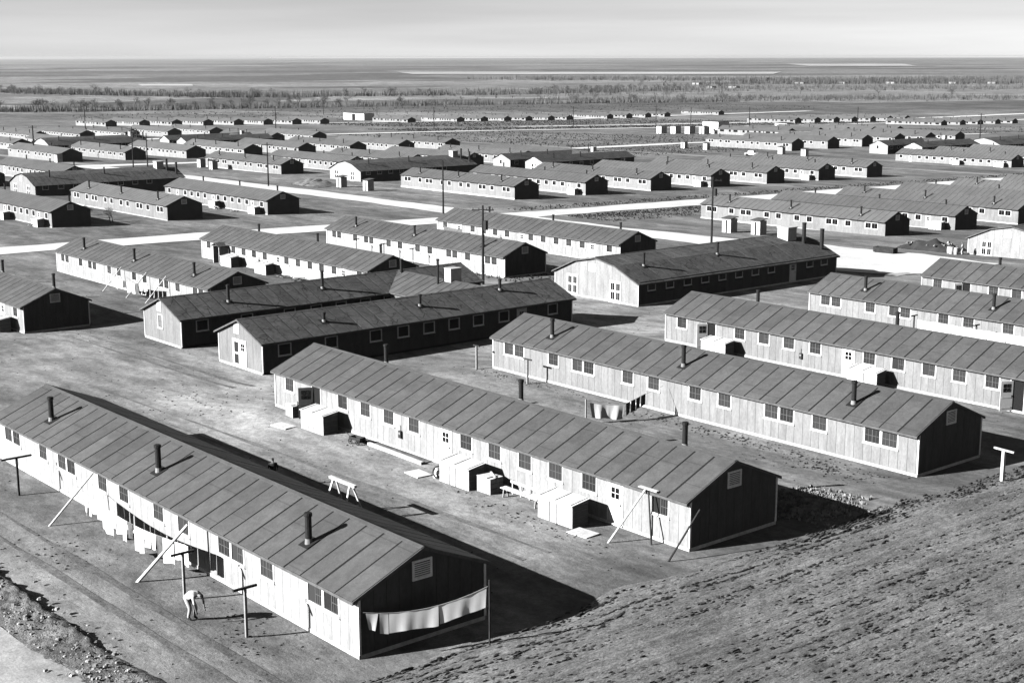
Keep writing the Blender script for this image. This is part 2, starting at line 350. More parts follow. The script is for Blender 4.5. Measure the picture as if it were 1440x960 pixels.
def vent_mesh(w=.95, h=.8):
    def f():
        b = MB(); x = w / 2
        b.box(-x, -.05, 0, -x + .09, .01, h, 0); b.box(x - .09, -.05, 0, x, .01, h, 0); b.box(-x + .09, -.05, 0, x - .09, .01, .09, 0); b.box(-x + .09, -.05, h - .09, x - .09, .01, h, 0)
        b.box(-x + .09, -.012, .09, x - .09, .01, h - .09, 1)
        n = 7
        for i in range(n):
            z = .1 + (h - .2) * i / n
            b.box(-x + .09, -.045, z, x - .09, -.02, z + (h - .2) / n * .5, 0)
        return b.mesh('vent', M['trim'], M['joint'])
    return cached(('vent', w, h), f)

def profile_z(prof, y):
    ys = [p[0] for p in prof]; return float(np.interp(abs(y), ys, [p[1] for p in prof]))
def wall_mesh(L, W, prof, jointfront=False, drop=.5, shade_axis='x'):
    """closed body up to the underside of the roof; prof = [(|y|, z)...] from ridge to eave"""
    def f():
        half = [(y, z) for y, z in prof if y <= W / 2 + 1e-6]
        if half[-1][0] < W / 2 - 1e-6: half.append((W / 2, profile_z(prof, W / 2)))
        pts = [(-y, z) for y, z in half[::-1]] + [(y, z) for y, z in half[1:]]
        pr = [(-W / 2, -drop)] + pts + [(W / 2, -drop)]
        b = MB(); b.prism(pr, -L / 2, L / 2)
        me = b.mesh('wall', M['wall'], M['joint'], M['shadewall'])
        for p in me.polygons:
            if shade_axis == 'x' and abs(p.normal.x) > .9: p.material_index = 2
            if shade_axis == 'y' and abs(p.normal.y) > .9: p.material_index = 2
        if jointfront:
            for p in me.polygons:
                if p.normal.y < -.9 or abs(p.normal.x) > .9: p.material_index = 1
        return me
    return cached(('wall', L, W, tuple(prof), jointfront, drop, shade_axis), f)
def roof_mesh(L, W, prof, oe, og, th=.07, strips=None, felt='felt'):
    """roof slab; prof runs from ridge (0,z) out to the wall line; oe/og = overhangs. strips: joined felt strips on top"""
    (y1, z1), (y2, z2) = prof[-2], prof[-1]
    sl = (z1 - z2) / (y2 - y1); full = list(prof[:-1]) + [(W / 2 + oe, z2 - sl * (W / 2 + oe - y2))]
    def f():
        b = MB()
        top = [(-y, z + th) for y, z in full[::-1]] + [(y, z + th) for y, z in full[1:]]
        bot = [(y, z + .001) for y, z in full[::-1]] + [(-y, z + .001) for y, z in full[1:]]
        b.prism(top + bot, -L / 2 - og, L / 2 + og, 0)
        if strips:
            n = round(L / strips); wdt = (L + 2 * og) / n
            for i in range(n):
                x0 = -L / 2 - og + i * wdt + .045; x1 = x0 + wdt - .09
                for sg in (-1, 1):
                    for (ya, za), (yb, zb) in zip(full[:-1], full[1:]):
                        b.add([(x0, sg * ya, za + th + .014), (x1, sg * ya, za + th + .014), (x1, sg * yb, zb + th + .014), (x0, sg * yb, zb + th + .014)], [(0, 1, 2, 3) if sg > 0 else (3, 2, 1, 0)], 1)
        return b.mesh('roof', M['tar'] if strips else M[felt], M[felt])
    return cached(('roof', L, W, tuple(prof), oe, og, th, strips, felt), f), full
def strip_mesh(wdt, ya, za, yb, zb, sg, th, felt):
    def f():
        h = wdt / 2; b = MB()
        P = [(-h, sg * ya, za + th), (h, sg * ya, za + th), (h, sg * yb, zb + th), (-h, sg * yb, zb + th)]
        b.add([(x, y, z - .01) for x, y, z in P] + [(x, y, z + .016) for x, y, z in P], [(0, 3, 2, 1), (4, 5, 6, 7), (0, 1, 5, 4), (1, 2, 6, 5), (2, 3, 7, 6), (3, 0, 4, 7)])
        return b.mesh('roof_strip', M[felt])
    return cached(('strip', wdt, ya, za, yb, zb, sg, felt), f)
def full_roof(parent, L, W, prof, oe, og, felt='felt', pitch=1.22, loc=(0, 0, 0), rz=0, lift=0.0, gap=.1, x_from=None):
    th = .07
    me, full = roof_mesh(L, W, prof, oe, og, th, None, 'tar')
    ro = link('roof', me, parent, loc, rz)
    n = round(L / pitch); wdt = (L + 2 * og) / n
    for i in range(n):
        x = -L / 2 - og + (i + .5) * wdt
        for sg in (-1, 1):
            for (ya, za), (yb, zb) in zip(full[:-1], full[1:]):
                link('roof_strip', strip_mesh(round(wdt - gap, 4), ya, za, yb, zb, sg, th, felt), ro, (x + random.uniform(-.012, .012), 0, random.uniform(-.004, .008)), random.uniform(-.006, .006))
    def cap():
        b = MB(); z = prof[0][1] + th + .022; s = (full[0][1] - full[1][1]) / full[1][0]; k = .16
        b.prism([(-k, z - s * k), (0, z), (k, z - s * k), (k, z - s * k + .02), (0, z + .02), (-k, z - s * k + .02)], -L / 2 - og, L / 2 + og); return b.mesh('ridge_cap', M[felt])
    link('ridge_cap', cached(('cap', L, tuple(prof), og, felt), cap), ro)
    def fascia(sg):
        def f():
            b = MB(); y, z = full[-1]; b.box(-L / 2 - og - .02, sg * (y) - .02 if sg > 0 else -y - .02, z - .07, L / 2 + og + .02, sg * y + .02 if sg > 0 else -y + .02, z + .05); return b.mesh('fascia', M['fascia'])
        return cached(('fascia', L, W, tuple(prof), sg), f)
    for sg in (-1, 1): link('fascia', fascia(sg), ro)
    for sx in (-1, 1):                                # barge boards on the gables
        def barge(sx=sx):
            b = MB(); x = sx * (L / 2 + og + .012)
            for sg in (-1, 1):
                for (ya, za), (yb, zb) in zip(full[:-1], full[1:]):
                    b.add([(x + dx, sg * yy, zz + dz) for dx in (-.018, .018) for yy, zz, dz in ((ya, za, -.06), (yb, zb, -.06), (yb, zb, .075), (ya, za, .075))],
                          [(0, 1, 2, 3), (7, 6, 5, 4), (0, 4, 5, 1), (1, 5, 6, 2), (2, 6, 7, 3), (3, 7, 4, 0)])
            return b.mesh('barge_board', M['fascia'])
        link('barge_board', cached(('barge', L, tuple(prof), oe, og, sx), barge), ro)
    return ro

def panel_front(wall, L, y, items, col, pitch=.61, ztop=2.42, zbot=.16, t=.02):
    """fibreboard panels along the front wall (facing -y), leaving the openings free"""
    cuts = []                                         # (x0,x1,z_under)
    for c, k in items:
        hw = {'s': .5, 'd': 1.08, 'D': .47, 'w': .5, 'm': 0}[k] + .085
        if k == 'm': continue
        cuts.append((c - hw - L / 2, c + hw - L / 2, 0 if k == 'D' else WZ0 - .115))
    cuts.sort(); x = -L / 2 + .09; segs = []
    for a, b, zu in cuts:
        segs.append((x, a, ztop)); segs.append((a, b, zu)); x = b
    segs.append((x, L / 2 - .09, ztop))
    for a, b, zt in segs:
        if zt < .3 or b - a < .02: continue
        n = max(1, round((b - a) / pitch))
        for i in range(n):
            x0 = a + (b - a) * i / n + .009; x1 = a + (b - a) * (i + 1) / n - .009
            bx('wall_panel', 'wall', (x0, y - t, zbot, x1, y + .01, zt), wall, col)
    for a, b, zu in cuts:                             # strip of wall over the openings
        bx('wall_panel', 'wall', (a, y - t, 2.215, b, y + .01, ztop), wall, col)
def gable_panels(wall, L, W, prof, sx, col, pitch=.61, holes=(), zbot=.16, t=.02):
    x = sx * L / 2; n = round(W / pitch)
    for i in range(n):
        y0 = -W / 2 + .08 + (W - .16) * i / n + .009; y1 = -W / 2 + .08 + (W - .16) * (i + 1) / n - .009
        zb = zbot
        z0, z1 = profile_z(prof, y0) - .03, profile_z(prof, y1) - .03
        zm = profile_z(prof, 0) - .03 if y0 < 0 < y1 else None
        def f():
            b = MB(); ys = [(y0, z0)] + ([(0, zm)] if zm else []) + [(y1, z1)]
            b.prism([(y0, zb)] + ys + [(y1, zb)], -.012 if sx < 0 else -.012, t if sx > 0 else .012) if False else b.prism([(y0, zb)] + ys + [(y1, zb)], min(-sx * .01, sx * t), max(-sx * .01, sx * t))
            return b.mesh('wall_panel', M['wall'])
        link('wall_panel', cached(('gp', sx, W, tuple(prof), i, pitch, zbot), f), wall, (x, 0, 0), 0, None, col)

PROF = ((0, HRD), (WD / 2, HW)); SHADECOL = .06       # wall tone with shade painted in: barrack ends, long sides of the halls
def barrack(u0, v0, z, label, front, detail, col, seed, opened=(), group='barracks of the camp', roofcol=None):
    """u0 = left end, v0 = front wall. front 'w' (windows, chimneys on this slope) or 'd' (doors)"""
    rnd = random.Random(seed); col = col * .45
    t = thing('barrack', label, 'barrack', (u0 + LN / 2, v0 + WD / 2, z), 0, group)
    items = WINS if front == 'w' else DOORS
    y = -WD / 2
    if detail == 3:
        wl = link('wall', wall_mesh(LN, WD, PROF, True), t, color=col)
        panel_front(wl, LN, y, items, col)
        gable_panels(wl, LN, WD, PROF, 1, SHADECOL)
        bx('skirt_board', 'skirt', (-LN / 2 - .03, y - .05, -.2, LN / 2 + .03, y + .01, .16), wl)
        bx('skirt_board', 'skirt', (LN / 2 - .01, y + .012, -.2, LN / 2 + .05, -y - .012, .16), wl)
        for yy in (y - .045, -y - .05): bx('corner_board', 'trim', (LN / 2 - .05, yy, .16, LN / 2 + .045, yy + .095, HW - .05), wl)
        bx('corner_board', 'trim', (-LN / 2 - .045, y - .045, .16, -LN / 2 + .05, y + .05, HW - .05), wl)
        for i, (c, k) in enumerate(items):
            if k == 'D': add_door(t, c - LN / 2, y, 0, i in opened, 'greydoor' if (i in opened and seed == 2) else 'door')
            else: add_window(t, c - LN / 2, y - .005, k, 0, rnd)
        full_roof(t, LN, WD, PROF, OE, OG)
        v = link('vent', vent_mesh(), t, (LN / 2 + .025, -.1, 2.52), R(90))
        if front == 'd':
            def meter():
                b = MB(); b.box(-.12, -.14, 0, .12, .0, .42, 0); b.bar((0, -.05, .42), (0, -.05, .75), .02, mi=0); b.bar((0, -.15, .28), (0, -.14, .28), .08, n=10, mi=1); return b.mesh('meter_box', M['metal'], M['flash'])
            link('meter_box', cached('meter', meter), t, (14.0 - LN / 2, y - .02, .75))
    else:
        wl = link('wall', wall_mesh(LN, WD, PROF), t, color=col)
        if detail == 2:
            bx('skirt_board', 'skirt', (-LN / 2 - .03, y - .05, -.3, LN / 2 + .03, y + .01, .2), wl)
            me, _ = roof_mesh(LN, WD, PROF, OE, OG, .07, 1.22, 'felt_pale'); link('roof', me, t)
            link('vent', vent_mesh(), t, (LN / 2 + .01, -.1, 2.52), R(90))
        else:
            me, _ = roof_mesh(LN, WD, PROF, OE, OG, .07, None, 'felt_pale'); link('roof', me, t)
        if detail >= 1:
            for c, k in items:
                if k == 'D':
                    if detail == 2: add_door(t, c - LN / 2, y, 0, simple=True)
                else: add_window(t, c - LN / 2, y, k, 0, rnd, simple=True)
        else:
            def band():
                b = MB()
                for c, k in items:
                    if k == 'D': continue
                    h = .55 if k == 's' else 1.1
                    b.box(c - LN / 2 - h, -.03, WZ0 - .05, c - LN / 2 + h, .01, WZ1)
                return b.mesh('windows', M['glass'])
            o = link('window_row', cached(('band', front), band), t, (0, y, 0)); o['kind'] = 'stuff'
    cs = (5.3, 18.05, 31.4); sl = (HRD - HW) / (WD / 2)
    for c in cs:
        if front == 'w': x, yy = c - LN / 2, -WD / 2 + 1.1
        else: x, yy = LN / 2 - c + .25, WD / 2 - 1.1
        zc = HW + sl * 1.1 + .07
        if detail >= 2: add_chimney(t, x, yy, zc, 0 if front == 'w' else math.pi, 1.3 + rnd.uniform(-.05, .1))
        else: link('chimney', pipe_mesh(1.3), t, (x, yy, zc))
    return t

# near block: (left end u, front wall v, ground z)
NEAR = dict(A=(-78.95, 28.15, 1.17), B=(-78.99, 46.43, 1.22), C=(-79.6, 65.32, .96), D=(-79.6, 83.67, .67), E=(-80.9, 104.04, .10), F=(-80.66, 121.44, -.10),
            G=(-159.9, 47.06, -.62), H=(-158.6, 64.88, -.68), I=(-159.0, 83.68, -.82), J=(-158.2, 101.5, -.85), K=(-159.0, 120.4, -1.15))
for k, (u0, v0, z) in NEAR.items(): PADS.append((u0, u0 + LN, v0, v0 + WD, z))
PADS.append((-112, -92, 53, 84.6, zbase(-100, 66).item() if hasattr(zbase(-100, 66), 'item') else zbase(-100, 66)))
PADS.append((-109.2, -97, 98, 129.2, -.45))
LAUNDRY_Z, MESS_Z = PADS[-2][4], PADS[-1][4]

# ------------------------------------------------------------------ ground: one sheet from under the tower to the horizon
def build_ground():
    ys = list(np.arange(14, 240, 1.1)); y = 240.
    while y < 60000: ys.append(y); y *= 1.025
    ys.append(60000); nx = 240
    t = np.linspace(-1, 1, nx); t = np.sign(t) * (.8 * np.abs(t) + .2 * np.abs(t) ** 3) * .52
    V = []
    for y in ys:
        x = t * y + np.sign(t) * np.minimum(30, 30 * np.abs(t) * 4)
        u = x * C_ - y * S_; v = x * S_ + y * C_
        z = zg(u, v)
        V.append(np.stack([u, v, z], 1))
    V = np.concatenate(V); ny = len(ys)
    i = np.arange(ny - 1)[:, None] * nx + np.arange(nx - 1)[None]
    F = np.stack([i, i + 1, i + nx + 1, i + nx], -1).reshape(-1, 4)
    me = bpy.data.meshes.new('ground'); me.from_pydata(V.tolist(), [], F.tolist()); me.materials.append(M['ground'])
    me.polygons.foreach_set('use_smooth', [True] * len(me.polygons)); me.update()
    wv = np.zeros(len(V))
    for a0, a1, b0, b1, am, so_ in ((-80, -46, 35, 46, 1.0, 6), (-100, -78, 22, 62, .7, 10), (-80, -46, 53, 65, .8, 6), (-80, -46, 72, 83, .8, 6), (-80, -46, 90, 104, .75, 6), (-80, -46, 110, 121, .75, 6), (-120, -84, 46, 142, .75, 7), (-78, -41, 22, 28, .3, 4), (-160, -122, 52, 65, .35, 5), (-160, -122, 71, 84, .4, 5), (-160, -122, 90, 120, .4, 5), (-120, -90, 140, 165, .6, 8), (-300, -235, 155, 180, .35, 10)):
        dx = np.maximum(np.maximum(a0 - V[:, 0], V[:, 0] - a1), 0); dy = np.maximum(np.maximum(b0 - V[:, 1], V[:, 1] - b1), 0)
        wv = np.maximum(wv, am * np.clip(1 - np.hypot(dx, dy) / so_, 0, 1))
    at = me.attributes.new('worn', 'FLOAT', 'POINT'); at.data.foreach_set('value', wv.astype(np.float32))
    struct(link('ground', me))
build_ground()

def sheet(name, mn, u0, u1, v0, v1, lift=.02, step=4.0, wob=.4, seed=0, kind='structure', rel=None):
    """strip of ground draped over the terrain with slightly uneven edges"""
    nu = max(2, int(abs(u1 - u0) / step)); nv = max(2, int(abs(v1 - v0) / step)); nu = min(nu, 400); nv = min(nv, 400)
    r = random.Random(seed); ph = [r.uniform(0, 6) for _ in range(6)]
    a = np.linspace(0, 1, nu + 1); b = np.linspace(0, 1, nv + 1); A, B = np.meshgrid(a, b)
    U = u0 + (u1 - u0) * A; Vv = v0 + (v1 - v0) * B
    wv = np.sin(U * .13 + ph[0]) + .6 * np.sin(U * .37 + ph[1]) + .4 * np.sin(U * .9 + ph[2]); wu = np.sin(Vv * .13 + ph[3]) + .6 * np.sin(Vv * .37 + ph[4]) + .4 * np.sin(Vv * .9 + ph[5])
    Vv = Vv + wob * wv * np.abs(2 * B - 1) * np.sign(B - .5); U = U + wob * wu * np.abs(2 * A - 1) * np.sign(A - .5)
    Z = zg(U, Vv) + lift + .00016 * np.hypot(U, Vv)
    if rel is not None: Z = Z + rel(U, Vv, A, B)
    P = np.stack([U, Vv, Z], -1).reshape(-1, 3); n = nu + 1
    i = np.arange(nv)[:, None] * n + np.arange(nu)[None]; F = np.stack([i, i + 1, i + n + 1, i + n], -1).reshape(-1, 4)
    me = bpy.data.meshes.new(name); me.from_pydata(P.tolist(), [], F.tolist()); me.materials.append(M[mn]); me.polygons.foreach_set('use_smooth', [True] * len(me.polygons)); me.update()
    o = link(name, me); o['kind'] = kind; return o
# roads of the camp grid
sheet('road', 'road', -185.5, -177.5, 40, 420, .03, 3, .35, 1)
sheet('road', 'road', -177.5, -88, 146, 155, .03, 3, .5, 2)
sheet('road', 'road', -340, -185.5, 146.5, 153.5, .03, 3, .35, 3)
sheet('road', 'road', -347.5, -340.5, 130, 560, .03, 5, .4, 4)
sheet('road', 'road', -512, -503, 200, 900, .05, 8, .5, 5)
sheet('road', 'road', -572, -560, 480, 980, .05, 8, .5, 8)
sheet('road', 'road', -712, -702, 430, 900, .05, 8, .5, 6)
sheet('road', 'track', -500, -347.5, 150.5, 155.5, .03, 6, .4, 7)
sheet('road', 'track', -500, -190, 316, 320, .03, 6, .4, 9)
sheet('yard', 'road', -122, -94, 136, 158, .035, 2, .9, 10)
for k, (a, b, v) in enumerate(((-96, -46, 39.3), (-96, -46, 40.8), (-80, -39, 22.7), (-80, -39, 24.2), (-124, -88, 48.2), (-124, -88, 49.7))):
    sheet('wheel_rut', 'rut', a, b, v, v + .3, .008, .5, .07, 12 + k // 2)

# harrowed strip along the barrack ends, real furrows and clods
def fur(U, V, A, B):
    r = np.random.default_rng(3)
    k = .022 * np.sin(U * 2 * np.pi / .62 + .8 * np.sin(V * .21)) + .02 * np.sin(U * 2 * np.pi / 1.9 + 1.3 * np.sin(V * .13))
    n = r.normal(0, .009, U.shape); n = (n + np.roll(n, 1, 0) + np.roll(n, 2, 0) + np.roll(n, 3, 0)) * .8
    e = np.clip(np.minimum(np.minimum(A, 1 - A) * 34, np.minimum(B, 1 - B) * 76) / 1.2, 0, 1)
    return (k + n + .08) * e - .06 * (1 - e)
def plough():
    return sheet('harrowed_field', 'plough', -40.2, -4, 4, 80, .02, .2, .8, 11, rel=fur)
plough()

# ------------------------------------------------------------------ scattered stuff
def scatter(name, mn, pts, shape, label=None):
    """one object of many small lumps: pts = (u,v,size), shape(rnd,size) -> (verts, faces)"""
    V = []; F = []; r = random.Random(5); P = np.array(pts); Z = zg(P[:, 0], P[:, 1])
    for (u, v, s), z in zip(pts, Z):
        vs_, fs_ = shape(r, s); k = len(V)
        V += [(u + x, v + y, z + h) for x, y, h in vs_]; F += [tuple(i + k for i in f) for f in fs_]
    me = bpy.data.meshes.new(name); me.from_pydata(V, [], F); me.materials.append(M[mn]); me.update()
    o = link(name, me); o['kind'] = 'stuff'
    if label: o['label'] = label
    return o
def clod(r, s):
    a = [r.uniform(.7, 1.3) for _ in range(5)]; n = 5; ph = r.uniform(0, 6)
    lo = [(s * a[i] * math.cos(ph + i * 1.257) * .8, s * a[i] * math.sin(ph + i * 1.257) * 1.5, -s * .3) for i in range(n)]
    hi = [(x * .55, y * .55, s * r.uniform(.45, .8)) for x, y, _ in lo]
    return lo + hi, [(i, (i + 1) % n, n + (i + 1) % n, n + i) for i in range(n)] + [tuple(range(n, 2 * n))]
def tuft(r, s):
    V = []; F = []
    for k in range(5):
        a = r.uniform(0, 6.28); l = s * r.uniform(.5, 1.1); x, y = r.uniform(-s, s) * .5, r.uniform(-s, s) * .5; b = len(V)
        dx, dy = math.cos(a) * s * .25, math.sin(a) * s * .25
        V += [(x - dx, y - dy, -.05), (x + dx, y + dy, -.05), (x + dx * .8 + r.uniform(-.2, .2) * s, y + dy * .8 + r.uniform(-.2, .2) * s, l), (x - dx * .6, y - dy * .6, l * .8)]
        F.append((b, b + 1, b + 2, b + 3))
    return V, F
pts = []
for _ in range(110000):
    u = random.uniform(-40, -5); v = random.uniform(6, 78); u = round(u / .46) * .46 + random.gauss(0, .06) if random.random() < .8 else u
    if math.sin(u * .9 + 1.7 * math.sin(v * .11)) + math.sin(v * .31 + u * .2) + random.gauss(0, .8) < -.2: continue
    s = random.choice((.018, .022, .028, .034, .045, .06)) * random.uniform(.8, 1.5)
    x, y = toc(u, v)
    if y < 40 or abs(x) > .4 * y + 3: continue
    pts.append((u, v, s))
for _ in range(150):                                   # rougher patches
    cu, cv = random.uniform(-40, -12), random.uniform(20, 74)
    for _ in range(random.randint(12, 40)): pts.append((cu + random.gauss(0, .16), cv + random.gauss(0, 1.0), random.uniform(.02, .06)))
scatter('soil_clods', 'clod', [(u, v, s) for u, v, s in pts], lambda r, s: ([(x, y * 1.8, z + .085) for x, y, z in clod(r, s)[0]], clod(random.Random(1), s)[1]), 'lumps of turned soil across the harrowed strip')
pts = []
for _ in range(3200):                                 # pebbles and bits on the bare yards
    u = random.uniform(-165, -42); v = random.uniform(18, 130); x, y = toc(u, v)
    if abs(x) > .38 * y or y < 45: continue
    if any(a0 - .3 < u < a1 + .3 and b0 - .3 < v < b1 + .3 for a0, a1, b0, b1, _ in PADS): continue
    pts.append((u, v, random.uniform(.02, .06)))
for (cu, cv, n, su, sv, sm) in ((-60.5, 24.0, 60, 3, 1, .12), (-50, 43.6, 90, 6, .5, .12), (-54, 63.8, 240, 9, .45, .14), (-47, 62.4, 120, 3, .8, .16), (-75, 64.2, 90, 5, .4, .1), (-48, 26.5, 40, 3, .6, .12), (-46, 25.2, 30, 2, .4, .12), (-84, 43, 90, 6, 3, .12), (-67.8, 45.6, 40, 1, .4, .12), (-64, 82.6, 60, 4, .4, .12)):
    for _ in range(n): pts.append((cu + random.gauss(0, su * .6), cv + random.gauss(0, sv), random.uniform(.025, sm * .6)))
scatter('yard_debris', 'clod', pts, clod, 'small lumps and litter lying on the bare yards')
pts = []
def scrub_band(n, u0, u1, v0, v1, s0=.25, s1=.6):
    for _ in range(int(n * 1.8)): pts.append((random.uniform(u0, u1), random.uniform(v0, v1), random.uniform(s0, s1) * .6))
scrub_band(1500, -560, -515, 380, 760, .4, 1.0); scrub_band(1500, -700, -590, 430, 700, .5, 1.0); scrub_band(900, -500, -350, 320, 420, .3, .8)
scrub_band(700, -176, -172, 160, 320, .25, .5); scrub_band(500, -192, -187, 160, 330, .2, .5); scrub_band(400, -176, -165, 160, 200, .2, .4)
scrub_band(900, -1000, -740, 400, 1000, .6, 1.3); scrub_band(500, -340, -300, 290, 360, .3, .6); scrub_band(500, -420, -350, 430, 700, .4, .8)
scrub_band(140, -128, -112, 100, 108, .15, .4)
scatter('scrub', 'scrub', pts, tuft, 'low dark scrub dotted over the open ground')
pts = [(random.gauss(-43.2, 1.2), random.gauss(56.0, 1.1), random.uniform(.07, .2)) for _ in range(1300)]
pts = [p for p in pts if p[0] > -45.5 and p[1] > 53]
scatter('dead_weeds', 'weeds', pts, tuft, 'pale dead weeds between the barrack ends')

# pale rubble berm and gravel track at the near left corner
def berm_rel(U, V, A, B):
    r = np.random.default_rng(9); hh = np.interp(U, [-75, -62, -54, -46, -38], [.5, .45, .32, .2, .1]); q = np.where(B < .8, (B / .8) ** .7, (1 - B) / .2)
    return hh * q * (1 + .3 * np.sin(U * 1.1) + .3 * np.sin(U * 4.3 + 2 * np.sin(V * 5)) * np.sin(V * 6.1 + U)) * np.clip(np.minimum(A, 1 - A) * 12, 0, 1) + r.normal(0, .035, U.shape) * np.sin(np.pi * B) - .05
sheet('rubble_bank', 'bank', -75, -38, 18.4, 20.9, .0, .14, .2, 21, rel=berm_rel)
sheet('track', 'track2', -80, -36, 15.6, 18.8, .03, 1, .3, 22)
pts = []
for _ in range(900):
    u = random.uniform(-72, -40); v = 19.7 + random.gauss(0, .6); pts.append((u, v, random.choice((.025, .035, .045, .06, .08, .11)) * random.uniform(.7, 1.2)))
def rub(r, s): 
    vs_, fs_ = clod(r, s); dz = .32 * r.random(); return [(x * 1.3, y * .8, z * .7 + dz) for x, y, z in vs_], fs_
scatter('rubble', 'stone', pts, rub, 'pale broken rubble along the bank in the corner')

# ------------------------------------------------------------------ the near block of barracks
LB = dict(A='nearest barrack of all, white sheets hung across its dark gable end', B='barrack with three white coal bins, a bench and a sawhorse before its sunlit wall',
          C='barrack in front of which a sheet and dark clothes hang, third from the camera', D='barrack with two coal bins and two open doors, fourth from the camera',
          E='barrack with long white sheets hung in front, fifth from the camera', F='barrack at the frame edge beyond the one with long white sheets',
          G='dark-gabled barrack cut off by the left frame edge, before the first pale road', H='barrack with leaning clothes poles and washing, left of the dark-roofed washhouse',
          I='barrack with a small porch and two bins, directly behind the washhouse', J='barrack with a basketball-high pole before its wall, behind the washhouse chimney block',
          K='barrack behind the mess hall, a dark tarpaulin hung near its left end')
LB['J'] = 'barrack between the washhouse chimney block and the crossroads, a tall pole before its gable'
FR = dict(A='w', B='d', C='w', D='d', E='w', F='d', G='d', H='w', I='d', J='w', K='d')
CO = dict(A=.57, B=.5, C=.40, D=.38, E=.42, F=.42, G=.45, H=.52, I=.58, J=.58, K=.52)
OP = dict(B=(1,), D=(1, 12), F=(1,))
for i, k in enumerate('ABCDEFGHIJK'):
    u0, v0, z = NEAR[k]; barrack(u0, v0, z, LB[k], FR[k], 3, CO[k], i + 1, OP.get(k, ()), 'barracks of the near block')

# ------------------------------------------------------------------ mess halls and washhouses (long axis across the barracks)
MPROF = ((0, 4.2), (2.95, 3.64), (6.1, 2.28))
LPROF = ((0, 3.75), (3.45, 2.42))
def hall_door(t, x, y, rz):
    fr = link('door_frame', door_frame_mesh(1.5, 2.05), t, (x, y, .05), rz)
    def dd():
        b = MB()
        for s in (-1, 1):
            x0 = -.74 if s < 0 else .02
            b.box(x0, -.03, 0, x0 + .72, .012, 2.0, 0)
            for j in range(2):
                for i in range(2): b.box(x0 + .1 + i * .28, -.04, .25 + j * .95, x0 + .34 + i * .28, -.028, 1.0 + j * .9, 1)
        return b.mesh('double_door', M['door'], M['glass'])
    link('double_door', cached('dd', dd), fr)
def mess(uc, v0, v1, z, label, detail, col, brickend=True):
    L = v1 - v0; W = 12.2; col *= .45
    t = thing('mess_hall', label, 'mess hall', (uc, (v0 + v1) / 2, z), R(90), 'mess halls')
    wl = link('wall', wall_mesh(L, W, MPROF, detail == 3, .5, 'y'), t, color=col)
    if detail == 3:
        gable_panels(wl, L, W, MPROF, -1, col, 1.22)
        items = [(1.8 + 2.6 * i, 's') for i in range(8)] + [(23.6, 'D'), (26.5, 's'), (29, 's')]
        panel_front(wl, L, -W / 2, items, SHADECOL, 1.22)
        for y in (-W / 2 - .04, W / 2 - .05): bx('corner_board', 'trim', (-L / 2 - .045, y, .0, -L / 2 + .05, y + .09, 2.25), wl)
        bx('corner_board', 'trim', (L / 2 - .05, -W / 2 - .04, 0, L / 2 + .045, -W / 2 + .05, 2.25), wl)
        bx('skirt_board', 'skirt', (-L / 2 - .06, -W / 2 + .05, -.3, -L / 2 + .005, W / 2 - .05, .16), wl)
        bx('skirt_board', 'skirt', (-L / 2 + .05, -W / 2 - .05, -.3, L / 2 - .05, -W / 2 + .005, .16), wl)
        rnd = random.Random(4)
        for c, k in items:
            if k == 'D': add_door(t, c - L / 2, -W / 2, 0)
            else: add_window(t, c - L / 2, -W / 2 - .005, 's', 0, rnd, .62, 1.5)
        full_roof(t, L, W, MPROF, .3, .25, 'felt_old', 1.2)
        for y in (3.4, -2.9): hall_door(t, -L / 2 - .02, y, R(-90))
        bx('vent_panel', 'trim', (-L / 2 - .05, -.0, 2.75, -L / 2 - .015, .95, 3.6), t)
        for s, y in ((3.2, -3.6), (14.5, -3.3)): add_chimney(t, s - L / 2, y, profile_z(MPROF, y) + .07, R(0), 1.35, .36)
    else:
        me, _ = roof_mesh(L, W, MPROF, .3, .25, .07, 1.2 if detail == 2 else None, 'felt_old'); link('roof', me, t)
        if detail == 2:
            for y in (3.4, -2.9): hall_door(t, -L / 2 - .005, y, R(-90))
            bx('vent_panel', 'trim', (-L / 2 - .04, 0, 2.75, -L / 2 + .0, .95, 3.6), t)
        else: bx('vent_panel', 'trim', (-L / 2 - .04, 0, 2.75, -L / 2 + .0, .95, 3.6), t)
        for i in range(8): link('window', simple_window(1.0, .62), t, (2 + 3 * i - L / 2, -W / 2, 1.5))
        for s, y in ((4, -3.4), (15, -3.3)): link('chimney', pipe_mesh(1.3), t, (s - L / 2, y, profile_z(MPROF, y) + .05))
    # kitchen end: brick flue, two tall iron pipes
    zz = profile_z(MPROF, 1.8)
    def flue():
        b = MB(); b.box(-.75, -.75, -.6, .75, .75, 1.35); b.box(-.82, -.82, 1.35, .82, .82, 1.5); return b.mesh('brick_flue', M['brick'])
    link('brick_flue', cached('flue', flue), t, (L / 2 - 3.2, -1.6, zz))
    for x, y in ((L / 2 - 2.2, -3.2), (L / 2 - .9, -4.7)): link('chimney', pipe_mesh(2.3, .22), t, (x, y, profile_z(MPROF, y)))
    return t
